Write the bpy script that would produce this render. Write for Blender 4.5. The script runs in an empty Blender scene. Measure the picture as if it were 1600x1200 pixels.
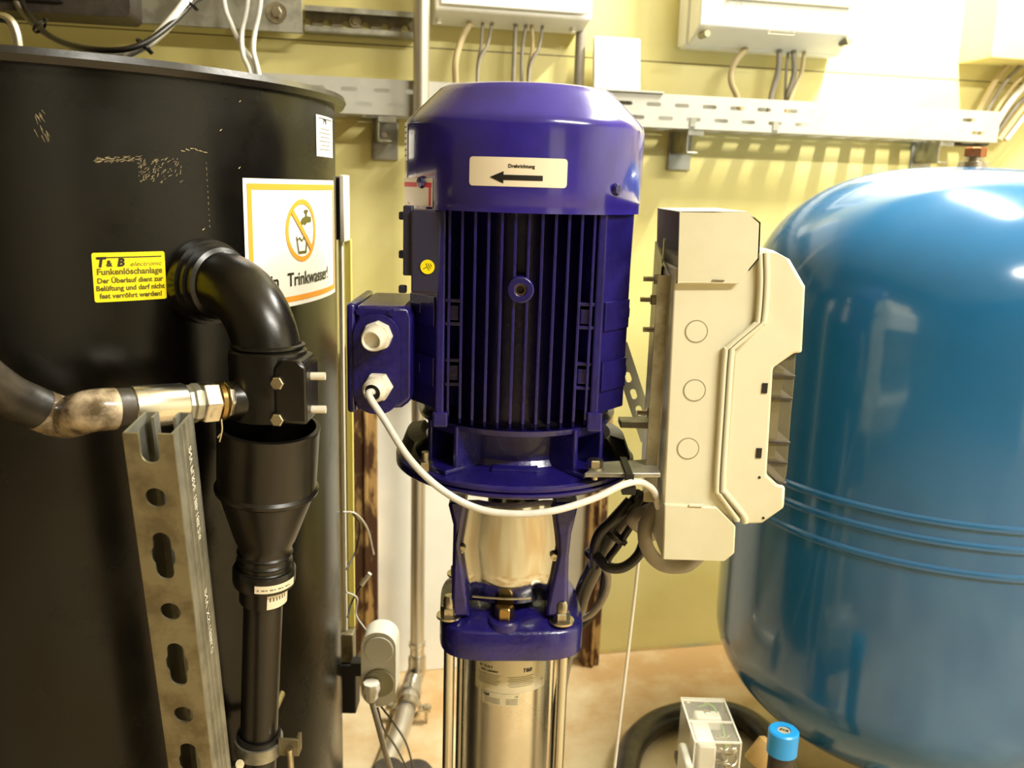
import bpy, bmesh, math, random
from mathutils import Vector, Matrix
from mathutils.geometry import tessellate_polygon
random.seed(4)
PI = math.pi
V = Vector
scene = bpy.context.scene
COL = scene.collection

# ------------------------------------------------------------------ camera
F_PX, PITCH, ROLL, ZC = 1400.0, math.radians(12.5), 0.030, 1.05
CAM = V((0, 0, ZC))
fwd = V((0, math.cos(PITCH), -math.sin(PITCH)))
up0 = V((0, math.sin(PITCH), math.cos(PITCH)))
rt0 = V((1, 0, 0))
RT = rt0*math.cos(ROLL) + up0*math.sin(ROLL)
UP = up0*math.cos(ROLL) - rt0*math.sin(ROLL)
cd = bpy.data.cameras.new('camera')
cam = bpy.data.objects.new('camera', cd)
COL.objects.link(cam)
cam.matrix_world = Matrix(((RT.x, UP.x, -fwd.x, 0), (RT.y, UP.y, -fwd.y, 0), (RT.z, UP.z, -fwd.z, ZC), (0, 0, 0, 1)))
cd.sensor_width = 36; cd.lens = 36*F_PX/1600; cd.clip_start = .01; cd.clip_end = 50
cd.dof.use_dof = True; cd.dof.focus_distance = .90; cd.dof.aperture_fstop = 7.0
scene.camera = cam

# ------------------------------------------------------------------ light and exposure
vs = scene.view_settings
vs.view_transform = 'Standard'; vs.look = 'None'; vs.gamma = 1; vs.use_curve_mapping = False
vs.exposure = 0.12
w = bpy.data.worlds.new('world'); scene.world = w; w.use_nodes = True
w.node_tree.nodes['Background'].inputs[0].default_value = (1.0, .97, .90, 1)
w.node_tree.nodes['Background'].inputs[1].default_value = .20

YAW = math.radians(12)
WY = 1.85                                    # wall distance straight ahead
U = V((math.cos(YAW), math.sin(YAW), 0)); N = V((-math.sin(YAW), math.cos(YAW), 0))
MW = Matrix(((U.x, N.x, 0, 0), (U.y, N.y, 0, WY), (0, 0, 1, 0), (0, 0, 0, 1)))   # wall frame: x along, y into wall, z up

def area_light(name, loc, sx, sy, power, color=(1, .965, .865), rz=YAW, tilt=0):
    l = bpy.data.lights.new(name, 'AREA'); l.shape = 'RECTANGLE'; l.size = sx; l.size_y = sy
    l.energy = power; l.color = color
    o = bpy.data.objects.new(name, l); COL.objects.link(o)
    o.location = MW @ V(loc); o.rotation_euler = (tilt, 0, rz)
    return o
LAMPS = [((.80, -.50, 2.22), .05, .60, 82), ((.95, -2.30, 2.42), 1.2, .12, 95)]  # first hangs by the yellow wall; second is an added front fill
for i, (l, sx, sy, p) in enumerate(LAMPS):
    area_light('lamp_light', (l[0], l[1], l[2]-.03), sx, sy, p)

# ------------------------------------------------------------------ pixel -> world helpers (1600 x 1200 frame)
def ray(px, py):
    return (fwd*F_PX + RT*(px-800) - UP*(py-600)) / F_PX
def P(px, py, Y):
    d = ray(px, py); return CAM + d*(Y/d.y)
def PX(px, py, X):
    d = ray(px, py); return CAM + d*(X/d.x)
def PZ(px, py, z):
    d = ray(px, py); return CAM + d*((z-ZC)/d.z)
def PP(px, py, o, n):                         # on a plane
    d = ray(px, py); return CAM + d*((o-CAM).dot(n)/d.dot(n))
def WL(px, py, off=0.0):                      # on the wall, in wall coordinates
    o = MW @ V((0, -off, 0)); p = PP(px, py, o, N)
    return MW.inverted() @ p
def WLw(px, py, off=0.0):
    return MW @ WL(px, py, off)
def silR(px, py, cx, cy):                     # radius of a vertical cylinder whose edge shows at the pixel
    d = ray(px, py); return abs(cx*d.y - cy*d.x)/math.hypot(d.x, d.y)

# ------------------------------------------------------------------ mesh helpers
def frame(o, x, z):
    z = V(z).normalized(); x = V(x); x = (x - z*x.dot(z)).normalized(); y = z.cross(x)
    return Matrix(((x.x, y.x, z.x, o[0]), (x.y, y.y, z.y, o[1]), (x.z, y.z, z.z, o[2]), (0, 0, 0, 1)))
def axisframe(o, z):
    z = V(z).normalized(); x = V((1, 0, 0)) if abs(z.x) < .8 else V((0, 1, 0))
    return frame(o, x, z)
def catmull(pts, n=8):
    pts = [V(p) for p in pts]
    if len(pts) < 3: return pts
    q = [pts[0]*2-pts[1]] + pts + [pts[-1]*2-pts[-2]]
    out = []
    for i in range(1, len(q)-2):
        a, b, c, d = q[i-1:i+3]
        for k in range(n):
            t = k/n
            out.append(.5*((2*b)+(c-a)*t+(2*a-5*b+4*c-d)*t*t+(3*b-a-3*c+d)*t*t*t))
    out.append(pts[-1])
    return out
class MB:
    def __init__(s, M=None):
        s.v = []; s.f = []; s.M = M or Matrix()
    def add(s, vs_, fs, M=None):
        T = s.M @ M if M else s.M
        b = len(s.v); s.v += [T @ V(p) for p in vs_]; s.f += [[b+i for i in f] for f in fs]
        return s
    def box(s, c, d, M=None):
        x, y, z = (q/2 for q in d); cx, cy, cz = c
        vv = [(cx+i*x, cy+j*y, cz+k*z) for i in (-1, 1) for j in (-1, 1) for k in (-1, 1)]
        return s.add(vv, [(0, 1, 3, 2), (4, 6, 7, 5), (0, 4, 5, 1), (2, 3, 7, 6), (0, 2, 6, 4), (1, 5, 7, 3)], M)
    def hexa(s, lo, hi):                      # eight world corners: lo quad, hi quad
        return s.add(list(lo)+list(hi), [(0, 1, 2, 3), (4, 5, 6, 7), (0, 1, 5, 4), (1, 2, 6, 5), (2, 3, 7, 6), (3, 0, 4, 7)])
    def lathe(s, prof, M=None, seg=48, a0=0, a1=2*PI):
        full = abs(a1-a0-2*PI) < 1e-6; n = seg if full else seg+1
        vv = []; ff = []
        for r, z in prof:
            for i in range(n):
                a = a0+(a1-a0)*i/seg; vv.append((r*math.cos(a), r*math.sin(a), z))
        for j in range(len(prof)-1):
            for i in range(seg):
                k = (i+1) % n
                ff.append((j*n+i, j*n+k, (j+1)*n+k, (j+1)*n+i))
        return s.add(vv, ff, M)
    def cyl(s, a, b, r, r1=None, seg=32):
        a = V(a); b = V(b); r1 = r if r1 is None else r1
        L = (b-a).length
        return s.lathe([(0, 0), (r, 0), (r1, L), (0, L)], axisframe(a, b-a), seg)
    def hexbolt(s, c, ax, r, h, shank=0, sr=None):
        s.lathe([(0, 0), (r, 0), (r, h*.85), (r*.86, h), (0, h)], axisframe(c, ax), 6)
        if shank: s.cyl(c, V(c)-V(ax).normalized()*shank, sr or r*.5, seg=16)
        return s
    def tube(s, pts, r, seg=14, n=8, smooth=True, caps=True):
        pts = catmull(pts, n) if smooth else [V(p) for p in pts]
        rr = r if callable(r) else (lambda t: r)
        m = len(pts); t0 = (pts[1]-pts[0]).normalized()
        x = t0.orthogonal().normalized(); vv = []; ff = []
        for i, p in enumerate(pts):
            t = (pts[min(i+1, m-1)]-pts[max(i-1, 0)]).normalized()
            x = (x-t*x.dot(t)).normalized(); y = t.cross(x); q = rr(i/(m-1))
            for k in range(seg):
                a = 2*PI*k/seg; vv.append(p+x*(q*math.cos(a))+y*(q*math.sin(a)))
        for i in range(m-1):
            for k in range(seg):
                l = (k+1) % seg; ff.append((i*seg+k, i*seg+l, (i+1)*seg+l, (i+1)*seg+k))
        if caps: ff += [tuple(range(seg)), tuple((m-1)*seg+k for k in range(seg))]
        return s.add(vv, ff)
    def plate(s, outer, holes, t, M=None):    # 2D outline with holes, thickness along +z
        loops = [outer]+list(holes)
        flat = [q for l in loops for q in l]; n = len(flat)
        tris = tessellate_polygon([[V((x, y, 0)) for x, y in l] for l in loops])
        vv = [(x, y, 0) for x, y in flat]+[(x, y, t) for x, y in flat]
        ff = [tuple(q) for q in tris]+[tuple(i+n for i in q) for q in tris]
        b = 0
        for l in loops:
            m = len(l)
            for i in range(m):
                j = (i+1) % m; ff.append((b+i, b+j, b+j+n, b+i+n))
            b += m
        return s.add(vv, ff, M)
    def prism(s, poly, vec):                  # world polygon pushed along a vector
        n = len(poly); poly = [V(p) for p in poly]; vec = V(vec)
        nz = (poly[1]-poly[0]).cross(poly[-1]-poly[0])
        tris = tessellate_polygon([poly])
        vv = poly+[p+vec for p in poly]
        ff = [tuple(q) for q in tris]+[tuple(i+n for i in q) for q in tris]
        ff += [(i, (i+1) % n, (i+1) % n+n, i+n) for i in range(n)]
        return s.add(vv, ff)
    def build(s, name, mat, parent=None, smooth=30, bevel=0, label=None, cat=None, group=None, kind=None, origin=None, solid=0, merge=True):
        me = bpy.data.meshes.new(name)
        bm = bmesh.new()
        bv = [bm.verts.new(p) for p in s.v]
        for f in s.f:
            try: bm.faces.new([bv[i] for i in f])
            except ValueError: pass
        if merge: bmesh.ops.remove_doubles(bm, verts=bm.verts, dist=2e-6)
        bmesh.ops.dissolve_degenerate(bm, dist=1e-7, edges=bm.edges)
        bmesh.ops.recalc_face_normals(bm, faces=bm.faces)
        if parent is not None: off = V(parent['_o'])
        elif origin is not None: off = V(origin)
        else:
            lo = [min(p[i] for p in s.v) for i in range(3)]; hi = [max(p[i] for p in s.v) for i in range(3)]
            off = V(((lo[0]+hi[0])/2, (lo[1]+hi[1])/2, lo[2]))
        for v in bm.verts: v.co -= off
        bm.to_mesh(me); bm.free()
        if smooth:
            me.shade_smooth(); me.set_sharp_from_angle(angle=math.radians(smooth))
        o = bpy.data.objects.new(name, me); COL.objects.link(o)
        if mat: me.materials.append(mat)
        o['_o'] = tuple(off)
        if parent is not None: o.parent = parent
        else: o.location = off
        if solid:
            m = o.modifiers.new('solid', 'SOLIDIFY'); m.thickness = solid; m.offset = 0
        if bevel:
            m = o.modifiers.new('bevel', 'BEVEL'); m.width = bevel; m.segments = 2; m.limit_method = 'ANGLE'; m.angle_limit = math.radians(35)
            m.harden_normals = False
        tag(o, label, cat, group, kind)
        return o
def tag(o, label=None, cat=None, group=None, kind=None):
    if label: o['label'] = label
    if cat: o['category'] = cat
    if group: o['group'] = group
    if kind: o['kind'] = kind
    return o
def thing(name, loc, label, cat, group=None):
    o = bpy.data.objects.new(name, None); COL.objects.link(o); o.location = loc; o['_o'] = tuple(loc)
    o.empty_display_size = .05
    return tag(o, label, cat, group)

def slot(cx, cy, L, h, n=6):                  # rounded slot, long axis x
    r = h/2; out = []
    for sgn, a0 in ((1, -PI/2), (-1, PI/2)):
        for i in range(n+1):
            a = a0+PI*i/n; out.append((cx+sgn*(L/2-r)+r*math.cos(a), cy+r*math.sin(a)))
    return out
def circ(cx, cy, r, n=24):
    return [(cx+r*math.cos(2*PI*i/n), cy+r*math.sin(2*PI*i/n)) for i in range(n)]
def rrect(w_, h_, r, cx=0, cy=0, n=5):
    out = []
    for sx, sy, a0 in ((1, 1, 0), (-1, 1, PI/2), (-1, -1, PI), (1, -1, 3*PI/2)):
        for i in range(n+1):
            a = a0+PI/2*i/n; out.append((cx+sx*(w_/2-r)+r*math.cos(a), cy+sy*(h_/2-r)+r*math.sin(a)))
    return out

def text_mesh(txt, size, shear=0, bold=0, align='CENTER', sx=1.0):
    c = bpy.data.curves.new('lettering', 'FONT'); c.body = txt; c.size = size; c.shear = shear; c.offset = bold
    c.align_x = align; c.align_y = 'CENTER'; c.resolution_u = 3
    o = bpy.data.objects.new('lettering', c); COL.objects.link(o)
    dg = bpy.context.evaluated_depsgraph_get(); dg.update()
    me = bpy.data.meshes.new_from_object(o.evaluated_get(dg))
    vv = [(v.co.x*sx, v.co.y) for v in me.vertices]; ff = [tuple(p.vertices) for p in me.polygons]
    bpy.data.objects.remove(o); bpy.data.curves.remove(c); bpy.data.meshes.remove(me)
    return vv, ff
def text_flat(mb, txt, size, M, x=0, y=0, t=.0003, **k):
    vv, ff = text_mesh(txt, size, **k)
    return mb.add([(x+a, y+b, t) for a, b in vv], ff, M)
def wrapf(cx, cy, R):                         # (angle from -Y toward +X by arc, z) -> world
    return lambda a, z, off=0: V((cx+(R+off)*math.sin(a), cy-(R+off)*math.cos(a), z))
def text_wrap(mb, txt, size, wf, R, a0, z0, x=0, y=0, off=.0006, **k):
    vv, ff = cut_strips(*text_mesh(txt, size, **k), R*.03)
    return mb.add([wf(a0+(x+a)/R, z0+y+b, off) for a, b in vv], ff)
def patch_wrap(mb, wf, R, a0, z0, w_, h_, x=0, y=0, off=.0003, n=16, shear=0):
    vv = []; ff = []
    for i in range(n+1):
        u = x-w_/2+w_*i/n
        for k in (-1, 1): vv.append(wf(a0+u/R, z0+y+k*h_/2+shear*u, off))
    for i in range(n): ff.append((2*i, 2*i+2, 2*i+3, 2*i+1))
    return mb.add(vv, ff)
def cut_strips(vv, ff, step=.004):
    bm = bmesh.new(); b = [bm.verts.new((x, y, 0)) for x, y in vv]
    for f in ff:
        try: bm.faces.new([b[i] for i in f])
        except ValueError: pass
    x0, x1 = min(v[0] for v in vv), max(v[0] for v in vv); x = math.ceil(x0/step)*step
    while x < x1:
        bmesh.ops.bisect_plane(bm, geom=bm.verts[:]+bm.edges[:]+bm.faces[:], plane_co=(x, 0, 0), plane_no=(1, 0, 0), dist=1e-7); x += step
    bm.verts.index_update()
    r = [(v.co.x, v.co.y) for v in bm.verts], [tuple(v.index for v in f.verts) for f in bm.faces]
    bm.free(); return r
def poly_wrap(mb, wf, R, a0, z0, poly, off=.0006):
    tr = tessellate_polygon([[V((x, y, 0)) for x, y in poly]])
    vv, ff = cut_strips(poly, [tuple(t) for t in tr], R*.03)
    return mb.add([wf(a0+x/R, z0+y, off) for x, y in vv], ff)

# ------------------------------------------------------------------ materials
def lin(c):
    return tuple((q/255/12.92 if q/255 <= .04045 else ((q/255+.055)/1.055)**2.4) for q in c)+(1,)
def mat(name, rgb, rough=.5, metal=0, var=0, vscale=8, vrgb=None, bump=0, bscale=60, coat=0, rvar=0, stretch=None, spec=None, vlo=.42, vhi=.62):
    m = bpy.data.materials.new(name); m.use_nodes = True; nt = m.node_tree; b = nt.nodes['Principled BSDF']
    c = lin(rgb); b.inputs['Base Color'].default_value = c; b.inputs['Roughness'].default_value = rough; b.inputs['Metallic'].default_value = metal
    if coat: b.inputs['Coat Weight'].default_value = coat; b.inputs['Coat Roughness'].default_value = .08
    if spec is not None: b.inputs['Specular IOR Level'].default_value = spec
    tc = nt.nodes.new('ShaderNodeTexCoord'); mp = nt.nodes.new('ShaderNodeMapping'); nt.links.new(tc.outputs['Object'], mp.inputs[0])
    if stretch: mp.inputs['Scale'].default_value = stretch
    if var or vrgb or rvar:
        n = nt.nodes.new('ShaderNodeTexNoise'); n.inputs['Scale'].default_value = vscale; n.inputs['Detail'].default_value = 6; n.inputs['Roughness'].default_value = .6
        nt.links.new(mp.outputs[0], n.inputs[0])
        r = nt.nodes.new('ShaderNodeMapRange'); r.inputs[1].default_value = vlo; r.inputs[2].default_value = vhi
        nt.links.new(n.outputs[0], r.inputs[0])
        if var or vrgb:
            mx = nt.nodes.new('ShaderNodeMix'); mx.data_type = 'RGBA'
            c2 = lin(vrgb) if vrgb else tuple(q*(1-var) for q in c[:3])+(1,)
            mx.inputs[6].default_value = c; mx.inputs[7].default_value = c2
            nt.links.new(r.outputs[0], mx.inputs[0]); nt.links.new(mx.outputs[2], b.inputs['Base Color'])
        if rvar:
            q = nt.nodes.new('ShaderNodeMapRange'); q.inputs[3].default_value = rough; q.inputs[4].default_value = min(1, rough+rvar)
            nt.links.new(r.outputs[0], q.inputs[0]); nt.links.new(q.outputs[0], b.inputs['Roughness'])
    if bump:
        n2 = nt.nodes.new('ShaderNodeTexNoise'); n2.inputs['Scale'].default_value = bscale; n2.inputs['Detail'].default_value = 4
        nt.links.new(mp.outputs[0], n2.inputs[0])
        bp = nt.nodes.new('ShaderNodeBump'); bp.inputs['Strength'].default_value = bump; bp.inputs['Distance'].default_value = .002
        nt.links.new(n2.outputs[0], bp.inputs['Height']); nt.links.new(bp.outputs[0], b.inputs['Normal'])
    return m
M_ = {}
M_['blue_paint'] = mat('navy_paint', (46, 35, 138), .20, var=.25, vscale=20, bump=.06, bscale=90, coat=.6)
M_['cast_blue'] = mat('cast_navy_paint', (29, 21, 100), .30, var=.35, vscale=25, bump=.35, bscale=160, coat=.4)
M_['tank_blue'] = mat('tank_blue_enamel', (28, 94, 140), .16, var=.12, vscale=4, bump=.03, bscale=14, coat=.5)
M_['black_tank'] = mat('black_polyethylene', (6, 5, 3), .20, vrgb=(11, 9, 6), vscale=5, bump=.05, bscale=9, rvar=.14, spec=.30)
M_['black_pipe'] = mat('black_pipe_plastic', (15, 13, 10), .30, vrgb=(24, 21, 16), vscale=14, bump=.1, bscale=80)
M_['black'] = mat('black_rubber', (22, 20, 18), .5, var=.3, vscale=30)
M_['hose'] = mat('hose_rubber', (30, 27, 22), .38, vrgb=(58, 50, 40), vscale=24, bump=.15, bscale=120)
M_['galv'] = mat('galvanised_steel', (172, 170, 156), .42, .75, vrgb=(140, 138, 124), vscale=26, bump=.05)
M_['galv_dull'] = mat('dull_galvanised_steel', (140, 132, 104), .5, .6, vrgb=(112, 102, 76), vscale=34, bump=.1)
M_['tray'] = mat('tray_steel', (176, 174, 162), .5, .2, var=.08, vscale=20)
M_['steel'] = mat('stainless_steel', (206, 202, 190), .24, 1, rvar=.12, vscale=9, var=.1)
M_['mirror'] = mat('polished_stainless', (196, 194, 182), .12, 1, rvar=.1, vscale=12, bump=.04, bscale=20)
M_['pipe_steel'] = mat('pressed_steel_pipe', (205, 198, 182), .30, .85, rvar=.2, vscale=15, stretch=(1, 1, .1))
M_['brass'] = mat('brass', (164, 136, 84), .3, 1, var=.3, vscale=40)
M_['bolt'] = mat('zinc_bolt', (200, 192, 170), .28, 1, var=.3, vscale=80)
M_['copper'] = mat('coppery_brass', (170, 110, 70), .35, .8, var=.2, vscale=60)
M_['white_metal'] = mat('white_enamel', (240, 238, 225), .35, var=.05, vscale=10)
M_['cream'] = mat('cream_plastic', (222, 217, 188), .42, vrgb=(212, 206, 174), vscale=6)
M_['ivory'] = mat('ivory_nylon', (232, 226, 208), .38, var=.05, vscale=30)
M_['grey_plastic'] = mat('light_grey_plastic', (214, 212, 198), .45, var=.05, vscale=20)
M_['grey_face'] = mat('grey_olive_plastic', (150, 144, 112), .5)
M_['cable_white'] = mat('white_cable_sheath', (222, 220, 212), .45, var=.08, vscale=120)
M_['cable_grey'] = mat('grey_cable_sheath', (150, 142, 126), .5, var=.1, vscale=60)
M_['cable_tan'] = mat('tan_cable_sheath', (190, 172, 128), .5)
M_['cable_black'] = mat('black_cable_sheath', (26, 22, 18), .4)
M_['yellow'] = mat('yellow_sticker', (250, 228, 20), .4)
M_['sticker'] = mat('white_sticker', (244, 242, 232), .4)
M_['cream_sticker'] = mat('cream_sticker', (236, 224, 198), .4)
M_['silver_sticker'] = mat('silver_sticker', (205, 198, 170), .35, .3, var=.05)
M_['orange'] = mat('orange_print', (242, 158, 48), .5)
M_['red_print'] = mat('red_print', (220, 40, 70), .5)
M_['ink'] = mat('black_ink', (26, 22, 16), .5)
M_['olive_ink'] = mat('olive_ink', (92, 88, 20), .5)
M_['grey_ink'] = mat('grey_ink', (110, 104, 84), .5)
M_['rust'] = mat('rusty_painted_steel', (78, 46, 20), .65, vrgb=(186, 150, 92), vscale=34, bump=.3, stretch=(1, 1, .3), vlo=.48, vhi=.58)
M_['wood'] = mat('pale_wood', (214, 176, 110), .6, var=.2, vscale=20)
M_['bright_blue'] = mat('bright_blue_tape', (36, 150, 226), .35)
M_['box_dark'] = mat('dark_brown_enamel', (46, 38, 32), .55, vrgb=(64, 56, 46), vscale=40, bump=.2)
M_['floor'] = mat('stained_concrete', (204, 188, 152), .7, vrgb=(176, 142, 92), vscale=3.2, bump=.3, bscale=30)
M_['ceiling'] = mat('ceiling_paint', (235, 230, 205), .8)
M_['shade_wall'] = mat('wall_dimmed_in_colour', (112, 102, 78), .8, var=.1)  # dimness of the room behind the camera is put into this colour
M_['lit_wall'] = mat('wall_lit_in_colour', (232, 228, 208), .75, var=.05)  # pale colour stands in for a brightly lit side wall
M_['grey_base'] = mat('dirty_grey_band', (126, 116, 76), .7, vrgb=(150, 122, 60), vscale=12)
M_['tape'] = mat('clear_tape', (92, 78, 58), .2, vrgb=(210, 190, 160), vscale=26, coat=.5)

def glass(name, rgb, rough=.08, alpha=.45):
    m = bpy.data.materials.new(name); m.use_nodes = True; b = m.node_tree.nodes['Principled BSDF']
    b.inputs['Base Color'].default_value = lin(rgb); b.inputs['Roughness'].default_value = rough
    b.inputs['Alpha'].default_value = alpha; b.inputs['Specular IOR Level'].default_value = .7
    return m
M_['smoke'] = glass('smoked_clear_plastic', (128, 118, 88), .08, .50)
M_['clear'] = glass('clear_plastic', (225, 222, 205), .08, .13)
M_['clear_edge'] = glass('clear_plastic_rib', (240, 238, 225), .12, .55)

def wall_material():
    m = mat('yellow_wall_paint', (224, 214, 146), .5, vrgb=(214, 202, 128), vscale=2.5, bump=.06, bscale=120)
    nt = m.node_tree; b = nt.nodes['Principled BSDF']
    src = b.inputs['Base Color'].links[0].from_socket
    tc = nt.nodes.new('ShaderNodeTexCoord'); sep = nt.nodes.new('ShaderNodeSeparateXYZ'); nt.links.new(tc.outputs['Object'], sep.inputs[0])
    s1 = nt.nodes.new('ShaderNodeMath'); s1.operation = 'SUBTRACT'; nt.links.new(sep.outputs[2], s1.inputs[0]); s1.inputs[1].default_value = WALL_JOINT_Z
    s2 = nt.nodes.new('ShaderNodeMath'); s2.operation = 'ABSOLUTE'; nt.links.new(s1.outputs[0], s2.inputs[0])
    s3 = nt.nodes.new('ShaderNodeMath'); s3.operation = 'LESS_THAN'; nt.links.new(s2.outputs[0], s3.inputs[0]); s3.inputs[1].default_value = .0011
    mx = nt.nodes.new('ShaderNodeMix'); mx.data_type = 'RGBA'; mx.inputs[7].default_value = lin((90, 74, 30))
    nt.links.new(s3.outputs[0], mx.inputs[0]); nt.links.new(src, mx.inputs[6]); nt.links.new(mx.outputs[2], b.inputs['Base Color'])
    return m
WALL_JOINT_Z = WL(1150, 104).z
M_['wall'] = wall_material()

# ================================================================== the room
S0, S1, D0, H = -2.0, 2.5, -4.2, 2.62
MB(MW).box(((S0+S1)/2, .05, H/2), (S1-S0, .1, H)).build('wall_back', M_['wall'], kind='structure', smooth=0, origin=(0, WY, 0))
MB(MW).box(((S0+S1)/2, D0-.05, H/2), (S1-S0, .1, H)).build('wall_front', M_['shade_wall'], kind='structure', smooth=0)
MB(MW).box((S0-.05, D0/2, H/2), (.1, -D0+.2, H)).build('wall_left', M_['shade_wall'], kind='structure', smooth=0)
MB(MW).box((S1+.05, D0/2, H/2), (.1, -D0+.2, H)).build('wall_right', M_['lit_wall'], kind='structure', smooth=0)
MB(MW).box(((S0+S1)/2, D0/2, -.05), (S1-S0+.2, -D0+.2, .1)).build('floor', M_['floor'], kind='structure', smooth=0)
MB(MW).box(((S0+S1)/2, D0/2, H+.05), (S1-S0+.2, -D0+.2, .1)).build('ceiling', M_['ceiling'], kind='structure', smooth=0)
# door behind the camera, mirrored in the glossy surfaces
d = MB(MW).box((.9, D0+.03, 1.02), (.92, .05, 2.04)).build('door_2', M_['white_metal'], kind='structure', bevel=.003)
MB(MW).box((.9-.5, D0+.03, 1.05), (.08, .07, 2.1)).box((.9+.5, D0+.03, 1.05), (.08, .07, 2.1)).box((.9, D0+.03, 2.1), (1.08, .07, .08)).build('door_frame', M_['box_dark'], d)
for l, sx, sy, p in LAMPS:
    t = thing('batten_lamp', MW @ V((l[0], l[1], H)), 'ceiling batten lamp %s' % ('hanging close to the yellow wall' if sx < .1 else 'added out of view as front fill'), 'lamp')
    MB(MW).box((l[0], l[1], l[2]+.06), (sx+.02, sy+.04, .07)).build('lamp_body', M_['white_metal'], t, bevel=.004)
    for k in (-1, 1):
        MB(MW).cyl((l[0]+(k*.3*sx if sx > sy else 0), l[1]+(k*.3*sy if sy > sx else 0), l[2]+.09), (l[0]+(k*.3*sx if sx > sy else 0), l[1]+(k*.3*sy if sy > sx else 0), H), .006).build('hanger', M_['galv'], t)

# lower opening in the back wall: white steel panel between rusty posts
a = WL(548, 800); b_ = WL(588, 800); c = WL(905, 900); e = WL(930, 900)
ztop = WL(700, 560).z; zb = 0
d = MB(MW).box(((b_.x+c.x)/2-.0, -.012, ztop/2), (c.x-b_.x+.02, .02, ztop)).build('door_1', M_['white_metal'], kind='structure', bevel=.002)
fr = MB(MW)
fr.box(((a.x+b_.x)/2, -.03, ztop/2), (b_.x-a.x, .06, ztop+.0))
fr.box((a.x+(b_.x-a.x)*.55, -.064, ztop/2), (.008, .010, ztop))
fr.box(((c.x+e.x)/2, -.03, ztop/2), (e.x-c.x, .06, ztop+.0)).box((c.x+(e.x-c.x)*.5, -.064, ztop/2), (.006, .010, ztop))
fr.box(((a.x+e.x)/2, -.03, ztop+.02), (e.x-a.x, .06, .04))
fr.build('trim_1', M_['rust'], kind='structure', bevel=.002)
zbase = WL(1050, 1032).z
MB(MW).box(((e.x+S1)/2, -.006, zbase/2+.001), (S1-e.x, .012, zbase)).build('baseboard_back', M_['grey_base'], kind='structure')

# ================================================================== things on the wall
# perforated cable tray
tt = WL(1003, 145, .09); tb = WL(1003, 198, .09); te = WL(1560, 200, .09)
TZ0, TZ1 = tb.z, tt.z; th = TZ1-TZ0; ts0 = WL(400, 140, .09).x; ts1 = te.x
tray_ = t = thing('cable_tray', MW @ V(((ts0+ts1)/2, -.05, TZ0)), 'long slotted pale steel cable tray running along the yellow wall', 'cable tray')
L = ts1-ts0
pitch = .058; holes = []
s_first = WL(1065, 164, .09).x
k0 = int((ts0-s_first)/pitch)+1
k = k0
while s_first+k*pitch+.02 < ts1:
    s = s_first+k*pitch
    if s-.02 > ts0: holes.append(slot(s-ts0, th*.68, .030, .0075))
    if s+pitch*.45-.02 > ts0 and s+pitch*.45+.02 < ts1: holes.append(slot(s+pitch*.45-ts0, th*.28, .030, .0075))
    k += 1
Mf = MW @ Matrix.Translation((ts0, -.09, TZ0)) @ Matrix.Rotation(PI/2, 4, 'X')
MB(Mf).plate([(0, 0), (L, 0), (L, th), (0, th)], holes, .0015).build('front_side', M_['tray'], t, smooth=0)
fl = MB(MW @ Matrix.Translation((ts0, -.0885, TZ0)))
hb = []
k = 0
while .03+k*pitch < L-.03:
    hb += [slot(.03+k*pitch, .022, .034, .010), slot(.03+k*pitch, .048, .034, .010), slot(.03+k*pitch, .072, .034, .008)]; k += 1
fl.plate([(0, 0), (L, 0), (L, .0865), (0, .0865)], hb, .0015).build('bottom', M_['tray'], t, smooth=0)
MB(MW).box(((ts0+ts1)/2, -.0012, TZ0+th/2), (L, .0015, th)).build('back_side', M_['tray'], t, smooth=0)
for px, py in ((1085, 148), (1215, 153)):
    s = WL(px, py, .09).x
    MB(MW).box((s, -.0925, TZ0+.012), (.012, .003, .016)).build('clip', M_['galv'], t)
# dark rubber edge strip round the open end of the tray
q = MB(MW); es = ts1
q.tube([(es-.10, -.04, TZ0-.003), (es+.005, -.04, TZ0-.003), (es+.028, -.03, TZ0+.01), (es+.035, -.02, TZ0+.045), (es+.03, -.012, TZ0+.07)], .004)
q.build('edge_strip', M_['cable_black'], t)
br_lab = ['galvanised tray bracket under the tray between black tank and motor', 'galvanised tray bracket under the tray just beside the motor cowl',
          'galvanised tray bracket under the tray next to the blue tank outlet']
for (px, py, wpx), lab in zip(((600, 200, 44), (1075, 218, 40), (1462, 236, 56)), br_lab):
    c = WL(px, py, .06); s = c.x; z1 = TZ0-.0005
    tr = thing('tray_bracket', MW @ V((s, -.045, z1-.045)), lab, 'bracket', 'brackets under the cable tray')
    m = MB(MW)
    m.box((s-.012, -.045, z1-.022), (.003, .085, .042)); m.box((s+.0, -.045, z1-.0445), (.024, .085, .003))
    m.box((s+.004, -.0875, z1-.006), (.034, .003, .012))
    m.build('arm', M_['galv'], tr, bevel=.001)
    MB(MW).box((s+.006, -.004, z1-.04), (.05, .006, .075)).build('wall_foot', M_['galv'], tr, bevel=.002)
    MB(MW).hexbolt((s+.003, -.008, z1-.03), (0, -1, 0), .006, .005).build('bolt', M_['bolt'], tr)

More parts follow.
